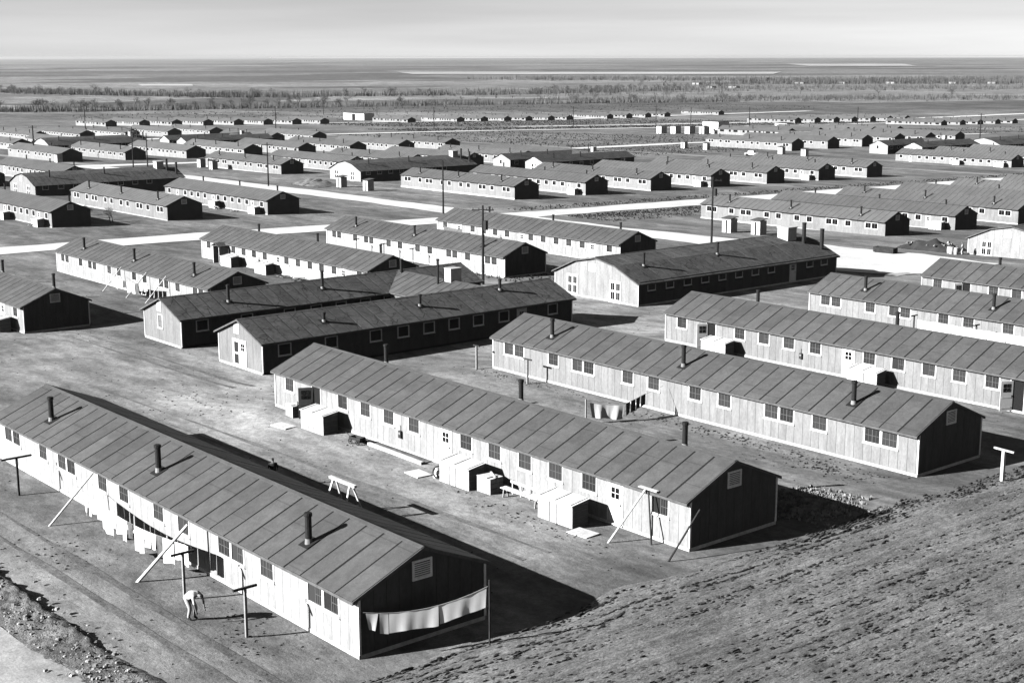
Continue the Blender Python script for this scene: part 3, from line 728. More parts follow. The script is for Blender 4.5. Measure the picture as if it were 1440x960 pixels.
def wash(uf, ub, v0, v1, z, label, detail, col):
    """H-shaped washhouse: front wing at uf, back wing at ub (centres), joined by a cross wing"""
    L = v1 - v0; W = 6.7; col *= .45; vm = (v0 + v1) / 2
    t = thing('washhouse', label, 'washhouse', (uf, vm, z), R(90), 'washhouses')
    off = uf - ub                                      # local +y is world -u
    P = LPROF; H = W / 2
    prof = ((0, 3.75), (H, 2.46)); cx = (v0 + (v1 - v0) * .77) - vm
    rnd = random.Random(8)
    for wi, oy in ((0, 0.0), (1, off)):
        wl = link('wall', wall_mesh(L, W, prof, detail == 3, .5, 'y'), t, (0, oy, 0), color=col)
        if detail == 3:
            gable_panels(wl, L, W, prof, -1, col, 1.22)
            items = [(1.9, 's'), (6.1, 's'), (10.3, 's'), (13.0, 's'), (15.6, 's'), (18.2, 's'), (20.8, 's'), (23.6, 's'), (25.6, 'D'), (29.2, 's')]
            panel_front(wl, L, -H, items, SHADECOL, 1.22)
            for yy in (-H - .045, H - .05): bx('corner_board', 'trim', (-L / 2 - .045, yy, .1, -L / 2 + .05, yy + .095, 2.42), wl)
            bx('skirt_board', 'skirt', (-L / 2 - .07, -H + .05, -.3, -L / 2 + .005, H - .05, .16), wl)
            bx('corner_board', 'trim', (L / 2 - .05, -H - .045, .1, L / 2 + .045, -H + .05, 2.42), wl)
            for c, k in items:
                if k == 'D': add_door(wl, c - L / 2, -H, 0)
                else: add_window(wl, c - L / 2, -H - .005, 's', 0, rnd, wd=1.05) if False else link('window', window_meshes(1.0, .8)[0], wl, (c - L / 2, -H - .005, WZ0))
            full_roof(t, L, W, prof, .32, .25, 'felt_old', 1.12, (0, oy, 0))
            bx('vent_panel', 'trim', (-L / 2 - .05, oy + .1, 2.62, -L / 2 - .015, oy + .85, 3.45), t)
            for k_, (s, y) in enumerate(((5.2, -1.9), (14.8, -1.6), (24.0, -.9))):
                add_chimney(t, s - L / 2 + (0 if wi else 1.2), oy + y, profile_z(prof, y) + .07, 0, (1.5, 1.6, 1.5)[k_] if wi else (.75, 1.0, 1.0)[k_], .38)
        else:
            me, _ = roof_mesh(L, W, prof, .32, .25, .07, 1.12 if detail == 2 else None, 'felt_old'); link('roof', me, t, (0, oy, 0))
            for i in range(8): link('window', simple_window(1.0, .8), t, (2 + 3.6 * i - L / 2, oy - H, WZ0))
            bx('vent_panel', 'trim', (-L / 2 - .04, oy + .1, 2.62, -L / 2, oy + .85, 3.45), t)
            for s in (5, 14): link('chimney', pipe_mesh(1.3), t, (s - L / 2, oy - 1.6, profile_z(prof, 1.6)))
        if detail >= 2:
            x = -L / 2 - .02
            if wi == 0:
                for yy, o_ in ((.55, 'screen'), (-.45, 'door')):
                    fr = link('door_frame', door_frame_mesh(), t, (x, oy + yy, .12), R(-90))
                    if o_ == 'door': link('door', door_mesh(), fr)
                    else:
                        def scr():
                            b = MB(); b.box(-.45, -.03, 0, .45, 0, .16, 0); b.box(-.45, -.03, .9, .45, 0, 1.05, 0); b.box(-.45, -.03, 1.85, .45, 0, 2.0, 0); b.box(-.45, -.03, .16, -.33, 0, 1.85, 0); b.box(.33, -.03, .16, .45, 0, 1.85, 0); b.box(-.33, -.015, .16, .33, -.005, 1.85, 1); return b.mesh('screen_door', M['door'], M['curtain'])
                        link('screen_door', cached('scr', scr), fr)
            else:
                for n_, me in zip(('window', ), window_meshes(.75, 1.05)[:1]):
                    wo = link('window', me, t, (x, oy + .35, 1.25), R(-90)); link('sash', window_meshes(.75, 1.05)[1], wo); link('pane', window_meshes(.75, 1.05)[2], wo)
    # cross wing
    Lc = off - W + .6; yc = off / 2
    cp = ((0, 3.72), (3.3, 2.5))
    wc = link('wall', wall_mesh(Lc, 6.4, cp), t, (cx, yc, 0), R(90), color=col)
    Lr = off - .2
    if detail == 3: full_roof(t, Lr, 6.4, cp, .3, .0, 'felt', .95, (cx, yc, .012), R(90))
    else:
        me, _ = roof_mesh(Lr, 6.4, cp, .3, 0, .07, .95 if detail == 2 else None); link('roof', me, t, (cx, yc, .012), R(90))
    def flue():
        b = MB(); b.box(-.6, -.55, -.8, .6, .55, 1.25); b.box(-.64, -.59, 1.25, .64, .59, 1.33); return b.mesh('brick_flue', M['brick'])
    link('brick_flue', cached('wflue', flue), t, (cx + .2, yc - 1.6, 3.6)); link('chimney', pipe_mesh(2.4, .11), t, (cx - .9, yc - .9, 3.3))
    return t
mess(-103.1, 98.0, 129.2, MESS_Z, 'large mess hall with low curved roof and two white double doors in its gable', 3, .46)
wash(-95.4, -108.4, 53.1, 84.6, LAUNDRY_Z + .02, 'H-shaped washhouse with two long dark wings and a pale cross roof, centre left', 3, .33)
mess(-266, 103.0, 133.5, zbase(-266, 120) + 0, 'dark mess hall cut by the left frame edge, beyond the first pale road', 2, .45)
mess(-265, 175.2, 207.5, zbase(-265, 190) + .3, 'mess hall with bright gable and porch, left of centre beyond the crossroads', 2, .6)
wash(-266, -278.5, 231.5, 263, zbase(-270, 247) + .2, 'washhouse with twin white gables beyond the middle row of barracks', 2, .6)
mess(-96.5, 164.5, 197, zbase(-96, 180) + .2, 'mess hall at the right frame edge with rubbish heap and a person before it', 3, .5)
mess(-412, 166, 197, zbase(-412, 180) + .8, 'far mess hall with small white gable at the left edge', 1, .6)
wash(-425, -437, 218, 250, zbase(-428, 235) + .3, 'far washhouse with two tiny white gables and dark roof, upper left', 1, .6)
wash(-252, -264.5, 371, 401, zbase(-257, 386) + .3, 'washhouse with twin white gables at the upper right', 2, .6)
mess(-249, 404, 436, zbase(-249, 420) + .2, 'mess hall with white gable at the far right, beyond the twin-gabled washhouse', 1, .6)

# ------------------------------------------------------------------ the other blocks: rows of barracks, right end u and ridge v measured on the ground
def row(u_r, vs, desc, first, detail, col=.55, dz=0.0, grp='barracks in the farther rows'):
    n = len(vs); col *= .78
    for i, v in enumerate(vs):
        fr = 'wd'[(first + i) % 2]
        lab = f'{ORD[i]} barrack from the left in {desc}' if n > 1 else f'only visible barrack in {desc}'
        barrack(u_r - LN, v - WD / 2, float(zbase(u_r - LN / 2, v)) + dz, lab, fr, detail, col * random.uniform(.95, 1.05), 100 + i, (), grp)
row(-205, [86.5, 105.2, 123.2], 'the group of three left of the crossroads', 1, 2, .5)
row(-205, [176.6 + 18.3 * k for k in range(7)], 'the long row of seven across the first road', 0, 2, .55, .15)
row(-124.5, [180.3 + 18.3 * k for k in range(6)], 'the near right row beside the pale yard', 0, 2, .5)
row(-288, [105, 123], 'the row behind the dark mess hall', 0, 2, .55)
row(-290, [177 + 18.3 * k for k in range(6)], 'the row behind the bright-gabled mess hall', 0, 2, .55)
row(-206, [351.7, 370.2, 388.6], 'the row below the twin white gables at right', 1, 2, .55, -.3)
row(-290, [363.8 + 18.3 * k for k in range(6)], 'the upper right row behind the twin white gables', 0, 1, .58, .2)
row(-366, [155.5 + 18.3 * k for k in range(8)], 'the long upper left row beyond the second road', 1, 1, .58)
row(-452, [176, 194.5, 270, 288], 'the broken row behind the far washhouse', 0, 1, .58)
row(-524, [211, 229.5, 248, 266, 284.5], 'the distant left row before the open field', 0, 1, .58)
row(-690, [315.2 + 18.3 * k for k in range(8)], 'the farthest row at the left, along the field', 0, 0, .6)
row(-696, [508.5, 545.7, 564.6, 583.5, 601.4, 620.5, 636.7, 673.4, 691.5, 709.8, 728.8, 784.8], 'the farthest row behind the centre, under the trees', 0, 0, .6, -.3)
row(-540, [676.8, 695.2, 713.6, 731.4, 750.3, 768.2, 786.9], 'the farthest row at the right, under the trees', 0, 0, .6)
row(-458, [702.5, 721.1, 739.1, 757.5, 776], 'the distant right row before the farthest one', 0, 0, .6, -.5)
row(-366, [455 + 18.3 * k for k in range(5)], 'the right row just below the farthest ones', 0, 0, .58)

# ------------------------------------------------------------------ yard furniture and washing
def G(u, v): return (u, v, zg(u, v))
def coal_bin(u, v, label, w=2.5, group='coal bins by the barrack doors', rz=0.0):
    t = thing('coal_bin', label, 'coal bin', (u + w / 2, v + .55, zg(u + w / 2, v + .5)), rz, group); h = w / 2
    def body():
        b = MB(); b.prism([(-.52, -.15), (-.52, 1.12), (.52, 1.27), (.52, -.15)], -h, h); return b.mesh('body', M['palewood'])
    def lid():
        b = MB(); b.prism([(-.6, 1.125), (.6, 1.298), (.6, 1.34), (-.6, 1.167)], -h - .06, h + .06)
        for x in (-h * .9, 0, h * .9): b.prism([(-.55, 1.172), (.55, 1.33), (.55, 1.365), (-.55, 1.207)], x - .05, x + .05)
        return b.mesh('lid', M['palewood'])
    def slots():
        b = MB()
        for x in (-.16 * w, .06 * w): b.box(x - .028, -.527, .0, x + .028, -.50, 1.02)
        return b.mesh('hatch_slots', M['interior'])
    bo = link('body', cached(('binb', w), body), t); link('lid', cached(('binl', w), lid), t); link('hatch_slots', cached(('bins', w), slots), bo)
    def side():
        b = MB()
        for i in range(4): b.box(h, -.5, -.1 + i * .31, h + .018, .5, .19 + i * .31)
        return b.mesh('side_boards', M['wood'])
    link('side_boards', cached(('binsd', w), side), bo)
    return t
coal_bin(-73.27, 44.75, 'white coal bin beside the open grey door, under the left end of the roof')
coal_bin(-58.73, 44.4, 'white coal bin with a crate at its side, below the middle door')
coal_bin(-50.65, 44.35, 'white coal bin with a pale board lying before it, right of the bench')
coal_bin(-74.2, 82.0, 'white coal bin by an open door of the fourth barrack from the camera')
coal_bin(-60.2, 82.0, 'white coal bin near the middle of the fourth barrack from the camera')
coal_bin(-151.2, 81.9, 'white coal bin beside the small porch behind the washhouse')
coal_bin(-143.2, 81.9, 'second white coal bin along from the small porch behind the washhouse')
coal_bin(-75.5, 119.8, 'white coal bin at the barrack on the right frame edge')
coal_bin(-127.5, 45.4, 'white coal bin at the barrack on the left frame edge')
for j, (ur, vv, nm) in enumerate(((-205, 86.5, 'first barrack left of the crossroads'), (-205, 123.2, 'third barrack left of the crossroads'), (-205, 194.9, 'second barrack of the row of seven'), (-205, 231.5, 'fourth barrack of the row of seven'), (-205, 268.1, 'sixth barrack of the row of seven'), (-124.5, 198.6, 'second barrack of the near right row'), (-206, 351.7, 'barrack below the twin white gables'))):
    for du, wh in ((-3.6, 'right end'), (-17, 'middle')): coal_bin(ur + du, vv - WD / 2 - 1.7, f'coal bin at the {wh} of the {nm}', 2.2)

def crate(u, v, sx, sy, h, label, rz=0):
    t = thing('crate', label, 'crate', (u, v, zg(u, v)), rz, 'wooden crates by the wall')
    b = MB(); n = 3
    for i in range(n): b.box(-sx / 2, -sy / 2, h * i / n + .01, sx / 2, sy / 2, h * (i + 1) / n - .015)
    link('boards', b.mesh('boards', M['palewood']), t)
    b = MB(); b.box(-sx / 2 + .03, -sy / 2 + .03, -.05, sx / 2 - .03, sy / 2 - .03, h - .03); link('inside', b.mesh('inside', M['darkwood']), t)
    b = MB()
    for x in (-sx / 2 - .012, sx / 2 - .05): b.box(x, -sy / 2 - .02, 0, x + .062, -sy / 2 - .002, h)
    link('battens', b.mesh('battens', M['palewood']), t)
    b = MB(); b.box(-sx / 2 - .03, -sy / 2 - .03, h, sx / 2 * .5, sy / 2 * .7, h + .03); b.beam((-sx / 2, sy / 2, h + .06), (sx / 2, -sy / 2 * .2, h + .03), .1, .03); link('loose_boards', b.mesh('loose_boards', M['palewood']), t)
crate(-55.5, 45.3, 1.0, .9, .85, 'open slatted crate against the end of the middle coal bin', R(3))
crate(-75.95, 45.95, .9, .7, .75, 'small crate of wood just left of the open grey door', R(-4))
def slab(u, v, sx, sy, rz, label, h=.06):
    o = link('board_mat', cached(('mat', sx, sy), lambda: MB().box(-sx / 2, -sy / 2, -.03, sx / 2, sy / 2, .05).mesh('board_mat', M['palewood'])), None, (u, v, zg(u, v) + .01), rz); tag(o, label, 'board', 'boards lying on the ground')
slab(-74.4, 44.2, 1.5, .85, R(6), 'pale board lying before the open grey door')
slab(-60.5, 44.3, 1.35, .95, R(-4), 'pale board lying left of the middle coal bin')
slab(-47.3, 44.3, 1.3, .95, R(5), 'pale board lying right of the last coal bin')
o = link('plank', MB().box(-2.7, -.1, 0, 2.7, .1, .16).mesh('plank', M['palewood']), None, (-64.5, 45.6, zg(-64.5, 45.6)), R(-1)); tag(o, 'long pale plank edging a flower bed under the wall', 'plank')
def bed(U, V, A, B): return .1 * np.sin(np.pi * A) * np.sin(np.pi * B)
sheet('flower_bed', 'dirt', -67.2, -61.9, 45.75, 46.35, .03, .3, .02, 31, rel=bed)
def bench(u, v, w, label):
    t = thing('bench', label, 'bench', (u, v, zg(u, v)), 0)
    b = MB(); b.box(-w / 2, -.2, .46, w / 2, -.02, .51); b.box(-w / 2, .02, .46, w / 2, .2, .51); link('seat', b.mesh('seat', M['palewood']), t)
    for x in (-w / 2 + .2, w / 2 - .2):
        b = MB(); b.beam((x, -.16, 0), (x, -.1, .46), .07, .07); b.beam((x, .16, 0), (x, .1, .46), .07, .07); b.beam((x, -.13, .25), (x, .13, .25), .05, .05); link('leg', b.mesh('leg', M['wood']), t)
    b = MB(); b.box(-w / 2, .5, .62, w / 2, .54, .76)
    for i in range(5): b.box(-w / 2 + .1 + i * (w - .2) / 4 - .03, .54, 0, -w / 2 + .1 + i * (w - .2) / 4 + .03, .58, .76)
    link('back_rail', b.mesh('back_rail', M['palewood']), t)
bench(-53.0, 45.3, 2.9, 'long pale plank bench between two coal bins')
def wheel_mesh(r, t=.03):
    def f():
        b = MB(); n = 18
        for i in range(n):
            a, c = 2 * math.pi * i / n, 2 * math.pi * (i + 1) / n
            b.bar((r * math.cos(a), 0, r * math.sin(a)), (r * math.cos(c), 0, r * math.sin(c)), t, n=5, cap=False)
        for i in range(6):
            a = math.pi * i / 6; b.bar((-r * math.cos(a), 0, -r * math.sin(a)), (r * math.cos(a), 0, r * math.sin(a)), t * .35, n=4)
        b.bar((0, -.05, 0), (0, .05, 0), t * 1.6, n=8); return b.mesh('wheel', M['darkwood'])
    return cached(('wheel', r, t), f)
o = link('cart_wheel', wheel_mesh(.36, .045), None, (-58.98, 44.6, zg(-58.98, 44.6) + .37), R(35)); tag(o, 'spoked wheel leaning on the left end of the middle coal bin', 'wheel')
o = link('sack', None); bpy.data.objects.remove(o)
def lump(name, mn, u, v, sx, sy, sz, label, cat, seed):
    bm = bmesh.new(); bmesh.ops.create_icosphere(bm, subdivisions=3, radius=1); r = random.Random(seed); ph = [r.uniform(0, 6) for _ in range(6)]
    for q in bm.verts:
        k = 1 + .16 * math.sin(q.co.x * 3.1 + ph[0]) * math.sin(q.co.y * 3.7 + ph[1]) + .12 * math.sin(q.co.z * 5 + q.co.x * 4 + ph[2]) + .05 * math.sin(9 * q.co.x + ph[3]) * math.sin(8 * q.co.y + ph[4])
        q.co = Vector((q.co.x * sx * k, q.co.y * sy * k, max(q.co.z, -.25) * sz * k))
    me = bpy.data.meshes.new(name); bm.to_mesh(me); bm.free(); me.materials.append(M[mn]); me.polygons.foreach_set('use_smooth', [True] * len(me.polygons))
    return tag(link(name, me, None, G(u, v)), label, cat)
lump('sack', 'cloth', -59.35, 44.75, .28, .22, .5, 'pale bulging sack beside the spoked wheel', 'sack', 3)
def wagon(u, v, rz, label):
    t = thing('hand_wagon', label, 'wagon', (u, v, zg(u, v)), rz)
    b = MB(); b.box(-.45, -.25, .25, .45, .25, .29); b.box(-.45, -.25, .29, .45, -.22, .42); b.box(-.45, .22, .29, .45, .25, .42); b.box(-.45, -.22, .29, -.42, .22, .42); b.box(.42, -.22, .29, .45, .22, .42); link('tray', b.mesh('tray', M['darkwood']), t)
    for x in (-.3, .3):
        for y in (-.29, .29): link('wheel', wheel_mesh(.15, .025), t, (x, y, .16))
    b = MB(); b.bar((-.45, 0, .25), (-1.0, 0, .62), .02); b.bar((-1.0, -.1, .62), (-1.0, .1, .62), .02); link('handle', b.mesh('handle', M['metal']), t)
wagon(-67.9, 45.3, R(12), 'small dark hand wagon right of the first coal bin')

def tpost(u, v, h, bar, axis, label, mn='wood', r=.05, rz=0):
    t = thing('clothes_post', label, 'clothes post', (u, v, zg(u, v)), rz, 'clothes posts')
    b = MB(); b.beam((0, 0, -.3), (0, 0, h), r * 2, r * 2); link('post', b.mesh('post', M[mn]), t)
    b = MB(); e = (bar / 2, 0, h + .04) if axis == 'u' else (0, bar / 2, h + .04); b.beam(tuple(-c if i < 2 else c for i, c in enumerate(e)), e, .09, .09); link('crossbar', b.mesh('crossbar', M['darkwood'] if mn == 'wood' else M[mn]), t)
tpost(-52.0, 25.85, 2.0, 1.05, 'v', 'T-shaped clothes post behind the stooping person'); tpost(-46.75, 25.8, 2.0, 1.05, 'v', 'T-shaped clothes post in front of the nearest barrack, right of the stooping person')
tpost(-71.0, 26.2, 2.0, 1.6, 'v', 'T-shaped clothes post by the left frame edge', 'darkwood')
tpost(-74.1, 63.9, 1.75, .9, 'u', 'T-shaped clothes post before the left end of the third barrack', 'wood', .06); tpost(-80.2, 64.2, 1.75, .7, 'u', 'T-shaped clothes post at the left corner of the third barrack', 'wood', .06)
tpost(-39.0, 67.2, 1.75, 1.25, 'u', 'pale T-shaped post standing on the harrowed soil at right', 'palewood', .085, R(-6))
tpost(-68.3, 102.0, 2.0, .9, 'v', 'clothes post at the left end of the long white sheets', 'darkwood'); tpost(-62.4, 102.0, 2.0, .9, 'v', 'clothes post in the middle of the long white sheets', 'darkwood')
for i, (u, n) in enumerate(((-148.5, 'left'), (-142.5, 'middle'), (-136.5, 'right'))): tpost(u, 99.6, 2.0, .9, 'v', f'{n} clothes post before the barrack behind the washhouse flue', 'wood')
def leaner(p, q, label, mn='palewood', r=.055, dz=None):
    u, v, h = p; z = zg(u, v); b = MB(); b.bar((0, 0, -.15), (q[0] - u, q[1] - v, q[2] - h), r, r * .85, n=7)
    o = link('clothes_prop', b.mesh('clothes_prop', M[mn]), None, (u, v, z)); tag(o, label, 'pole', 'poles leaned against the eaves')
leaner((-65.1, 25.25, 0), (-64.7, 27.6, 2.35), 'pale pole leaned on the eave of the nearest barrack, left of the washing'); leaner((-55.15, 25.1, 0), (-54.4, 27.35, 2.3), 'pale pole leaned on the eave of the nearest barrack, right of the washing', r=.08)
leaner((-45.6, 44.2, 0), (-44.9, 46.1, 2.45), 'pale pole leaned on the eave right of the last door of the second barrack'); leaner((-44.1, 45.7, 0), (-44.75, 46.1, 2.4), 'thin dark pole standing under the eave beside the pale leaned one', 'darkwood', .045)
leaner((-42.0, 44.5, 0), (-41.6, 46.2, 2.2), 'thin dark pole leaned at the near corner of the second barrack', 'darkwood', .05)
leaner((-141.2, 62.4, 0), (-140.9, 64.6, 2.4), 'left of three poles leaned on the barrack beside the washhouse'); leaner((-135.6, 62.4, 0), (-135.0, 64.6, 2.5), 'middle of three poles leaned on the barrack beside the washhouse'); leaner((-131.2, 62.4, 0), (-130.6, 64.6, 2.6), 'right of three poles leaned on the barrack beside the washhouse')
o = link('eave_plank', MB().box(-.6, -.1, 0, .6, .1, .05).mesh('eave_plank', M['palewood']), None, (-44.8, 46.15, NEAR['B'][2] + 2.47)); tag(o, 'short pale plank lying on the eave above the leaned pole', 'plank')

def cloth(p, q, drop, mn, label, n=14, m=7, sag=.12, seed=0, group='washing on the lines', taper=0.0, off=0.0, fold=.05):
    """a hanging cloth of two skins from p to q (world), dropping by drop; soft folds"""
    r = random.Random(seed); ph = [r.uniform(0, 6) for _ in range(4)]; p = Vector(p); q = Vector(q); a = (q - p); ln = max(.05, Vector((a.x, a.y, 0)).length); nrm = Vector((-a.y, a.x, 0)) / ln
    V = []; F = []
    for s in (0, 1):
        for j in range(m + 1):
            for i in range(n + 1):
                t = i / n; k = j / m
                w = (fold * math.sin(ln * 5 * t + ph[0]) + fold * .6 * math.sin(ln * 11 * t + ph[1] + k)) * (.3 + k) + off * k
                d = drop * (1 + .05 * math.sin(ln * 3 * t + ph[2])) * k
                V.append(p + a * t + nrm * (w + .008 * s) + Vector((0, 0, -sag * 4 * t * (1 - t) - d)) + a.normalized() * (taper * (0.5 - t) * k))
    W = n + 1; K = W * (m + 1)
    for j in range(m):
        for i in range(n):
            c = j * W + i; F += [(c, c + 1, c + W + 1, c + W), (K + c, K + c + W, K + c + W + 1, K + c + 1)]
    o0 = V[0].copy(); me = bpy.data.meshes.new('cloth'); me.from_pydata([tuple(x - o0) for x in V], [], F); me.materials.append(M[mn]); me.polygons.foreach_set('use_smooth', [True] * len(F)); me.update()
    return tag(link('hanging_cloth', me, None, o0), label, 'washing', group)
ZA = NEAR['A'][2]; GBV, GBZ = 32.3, 2.65
def rope(pts, label, r=.012):
    b = MB()
    for p, q in zip(pts[:-1], pts[1:]): b.bar(p, q, r, n=4, cap=False)
    o0 = Vector(pts[0]); b.v = [tuple(Vector(x) - o0) for x in b.v]
    tag(link('clothes_line', b.mesh('clothes_line', M['wood']), None, o0), label, 'line', 'clothes lines')
GA, GB = Vector((-42.0, 28.1, ZA + 2.0)), Vector((-39.75, GBV, ZA + GBZ))
def gl(t): p = GA.lerp(GB, t); p.z -= .36 * 4 * t * (1 - t); return tuple(p)
for i, (t0, t1, dr, tp, lb) in enumerate(((.02, .12, .72, .25, 'narrow white cloth at the left end of the gable line'), (.13, .2, .8, 0, 'second narrow white cloth on the gable line of the nearest barrack'), (.205, .6, .78, 0, 'wide white sheet in the middle of the gable line'), (.602, .99, .76, .1, 'wide white sheet at the right end of the gable line'))):
    cloth(gl(t0), gl(t1), dr, 'cloth', lb, 16, 7, .36 * (t1 - t0) ** 2, i + 1, taper=tp, fold=.014)
rope([gl(t) for t in np.linspace(0, 1, 9)], 'rope carrying the sheets across the dark gable end')
o = link('line_post', MB().box(-.025, -.025, -.3, .025, .025, 2.75).mesh('line_post', M['darkwood']), None, G(-39.72, GBV + .06)); tag(o, 'dark post holding the far end of the gable sheets', 'post')
names = ['shirt', 'towel', 'pair of overalls', 'cloth', 'sheet', 'towel', 'undershirt', 'cloth', 'dark garment', 'sheet', 'towel', 'cloth', 'dark trousers', 'sheet', 'cloth', 'shirt']
u = -63.9; z0 = ZA + 1.75
for i, nm in enumerate(names):
    wdt = random.uniform(.35, .62) if nm != 'sheet' else 1.0; dk = 'dark' in nm
    cloth((u, 26.75, z0 - .3 * math.sin((u + 63.9) / 9.4 * math.pi)), (u + wdt, 26.75, z0 - .3 * math.sin((u + wdt + 63.9) / 9.4 * math.pi)), random.uniform(.6, 1.05) if nm != 'sheet' else 1.15, 'greycloth' if dk else 'cloth', f'{"" if dk else "white "}{nm}, {ORD[i]} along the washing before the nearest barrack', 8, 6, .0, 40 + i)
    u += wdt + random.choice((.02, .05, .12))
rope([(-64.9, 26.75, z0 + .15)] + [(uu, 26.75, z0 - .3 * math.sin((uu + 63.9) / 9.4 * math.pi) + .01) for uu in np.linspace(-63.9, -54.5, 9)], 'rope of washing along the nearest barrack')
ZC = NEAR['C'][2]
cloth((-63.1, 59.6, ZC + 1.35), (-61.9, 61.5, ZC + 1.15), 0.9, 'cloth', 'white sheet on the line running out from the third barrack', 14, 7, .1, 60, taper=.3)
for i in range(4): cloth((-61.9, 61.6 + i * .45, ZC + 1.2 + i * .1), (-61.9, 61.98 + i * .45, ZC + 1.28 + i * .1), .75, 'greycloth', f'dark garment, {ORD[i]} from the white sheet before the third barrack', 6, 6, 0, 70 + i)
rope([(-63.2, 59.4, ZC + 1.5), (-61.9, 61.5, ZC + 1.2), (-61.9, 64.9, ZC + 1.85)], 'rope running out from the wall of the third barrack')
o = link('line_post', MB().box(-.04, -.04, -.3, .04, .04, 1.6).mesh('line_post', M['wood']), None, G(-63.2, 59.35)); tag(o, 'short post at the outer end of the third barrack line', 'post')
ZE = NEAR['E'][2]
for i in range(6): cloth((-67.9 + i * 1.65, 101.9, ZE + 1.8), (-66.3 + i * 1.65, 101.9, ZE + 1.78), 1.1, 'cloth', f'long white sheet, {ORD[i]} from the left before the fifth barrack', 12, 6, .05, 80 + i)
rope([(-68.3, 101.9, ZE + 2.0), (-65, 101.9, ZE + 1.8), (-62.4, 101.9, ZE + 1.9), (-57.5, 101.9, ZE + 1.8)], 'rope carrying long white sheets before the fifth barrack')
for i in range(9):
    u = -140.3 + i * .95; cloth((u, 63.1, -.68 + 1.8 - .25 * math.sin(i / 8 * math.pi)), (u + .8, 63.1, -.68 + 1.8 - .25 * math.sin((i + .8) / 8 * math.pi)), random.uniform(.6, 1.2), 'greycloth' if i in (3, 6) else 'cloth', f'{ORD[i]} piece of washing from the left beside the washhouse', 6, 5, 0, 90 + i)
rope([(-141.0, 63.1, 1.6), (-138, 63.1, .95), (-135, 63.1, .87), (-131, 63.1, 1.2)], 'rope of washing at the barrack beside the washhouse')
cloth((-156.0, 119.2, .75), (-152.0, 119.2, .6), 1.0, 'greycloth', 'dark tarpaulin hung before the barrack behind the mess hall', 10, 5, .2, 111)

def woodpile(u, v, rz, label, n=9, seed=0):
    t = thing('board_pile', label, 'pile', (u, v, zg(u, v)), rz, 'piles of scrap boards'); r = random.Random(seed)
    for i in range(n):
        L_ = r.uniform(.8, 2.0); b = MB(); a = r.gauss(0, .25); z = .05 + .07 * (i // 2); dx, dy = math.cos(a) * L_ / 2, math.sin(a) * L_ / 2; x, y = r.gauss(0, .2), r.gauss(0, .22)
        b.beam((x - dx, y - dy, z), (x + dx, y + dy, z + r.uniform(0, .05)), .16, .05); link('board', b.mesh('board', M[r.choice(('palewood', 'wood', 'darkwood'))]), t)
for i, (u, v, lb) in enumerate(((-138.5, 82.6, 'pile of boards right of the bins behind the washhouse'), (-134.0, 82.4, 'second pile of boards along from the bins behind the washhouse'), (-80.6, 68.5, 'low pile of boards at the left end of the third barrack'), (-70.8, 82.2, 'small pile of scrap beside the first bin of the fourth barrack'), (-213, 118.4, 'heap of boards before the third barrack left of the crossroads'), (-219, 118.2, 'another heap of boards along the wall left of the crossroads'), (-209, 82.0, 'scrap boards before the first barrack left of the crossroads'), (-218, 189.8, 'scrap boards along the second barrack of the row of seven'), (-133, 193.6, 'scrap boards before the second barrack of the near right row'), (-64.8, 119.2, 'scrap boards before the barrack on the right frame edge'), (-112, 95.5, 'small pile of boards between washhouse and mess hall'))):
    woodpile(u, v, random.uniform(-.3, .3), lb, random.randint(7, 12), i)
def trestle(u, v, label):
    t = thing('trestle', label, 'trestle', (u, v, zg(u, v)), 0)
    b = MB(); b.beam((-1.12, 0, 1.94), (1.12, 0, 1.94), .16, .13); link('top_beam', b.mesh('top_beam', M['palewood']), t)
    for x in (-1, 1):
        for y in (-1, 1):
            b = MB(); b.beam((x * .72, y * .07, 1.92), (x * .95, y * .72, -.05), .11, .06); link('leg', b.mesh('leg', M['palewood']), t)
        b = MB(); b.beam((x * .83, -.42, .85), (x * .83, .42, .85), .05, .09); link('brace', b.mesh('brace', M['palewood']), t)
trestle(-56.6, 36.85, 'tall white A-legged trestle standing in the yard behind the nearest barrack')

# ------------------------------------------------------------------ sheds, poles, vehicles
def shed(u, v, w, d, h, label, grp='small sheds along the roads', mn='trim', windows=False):
    t = thing('small_shed', label, 'shed', (u, v, float(zbase(u, v))), 0, grp)
    b = MB(); b.box(-w / 2, -d / 2, -.3, w / 2, d / 2, h); wl = link('wall', b.mesh('wall', M[mn]), t)
    b = MB(); b.add([(-w / 2 - .12, -d / 2 - .2, h), (w / 2 + .12, -d / 2 - .2, h), (w / 2 + .12, d / 2 + .15, h + .25), (-w / 2 - .12, d / 2 + .15, h + .25), (-w / 2 - .12, -d / 2 - .2, h + .08), (w / 2 + .12, -d / 2 - .2, h + .08), (w / 2 + .12, d / 2 + .15, h + .33), (-w / 2 - .12, d / 2 + .15, h + .33)], [(0, 3, 2, 1), (4, 5, 6, 7), (0, 1, 5, 4), (1, 2, 6, 5), (2, 3, 7, 6), (3, 0, 4, 7)]); link('roof', b.mesh('roof', M['felt']), t)
    if windows:
        for x in (-w / 4, w / 4): link('window', simple_window(1.0, .8), t, (x, -d / 2, 1.4))
    else: link('door', MB().box(-w * .08, -d / 2 - .02, 0, w * .08, -d / 2 + .02, h * .92).mesh('door', M['interior']), t)
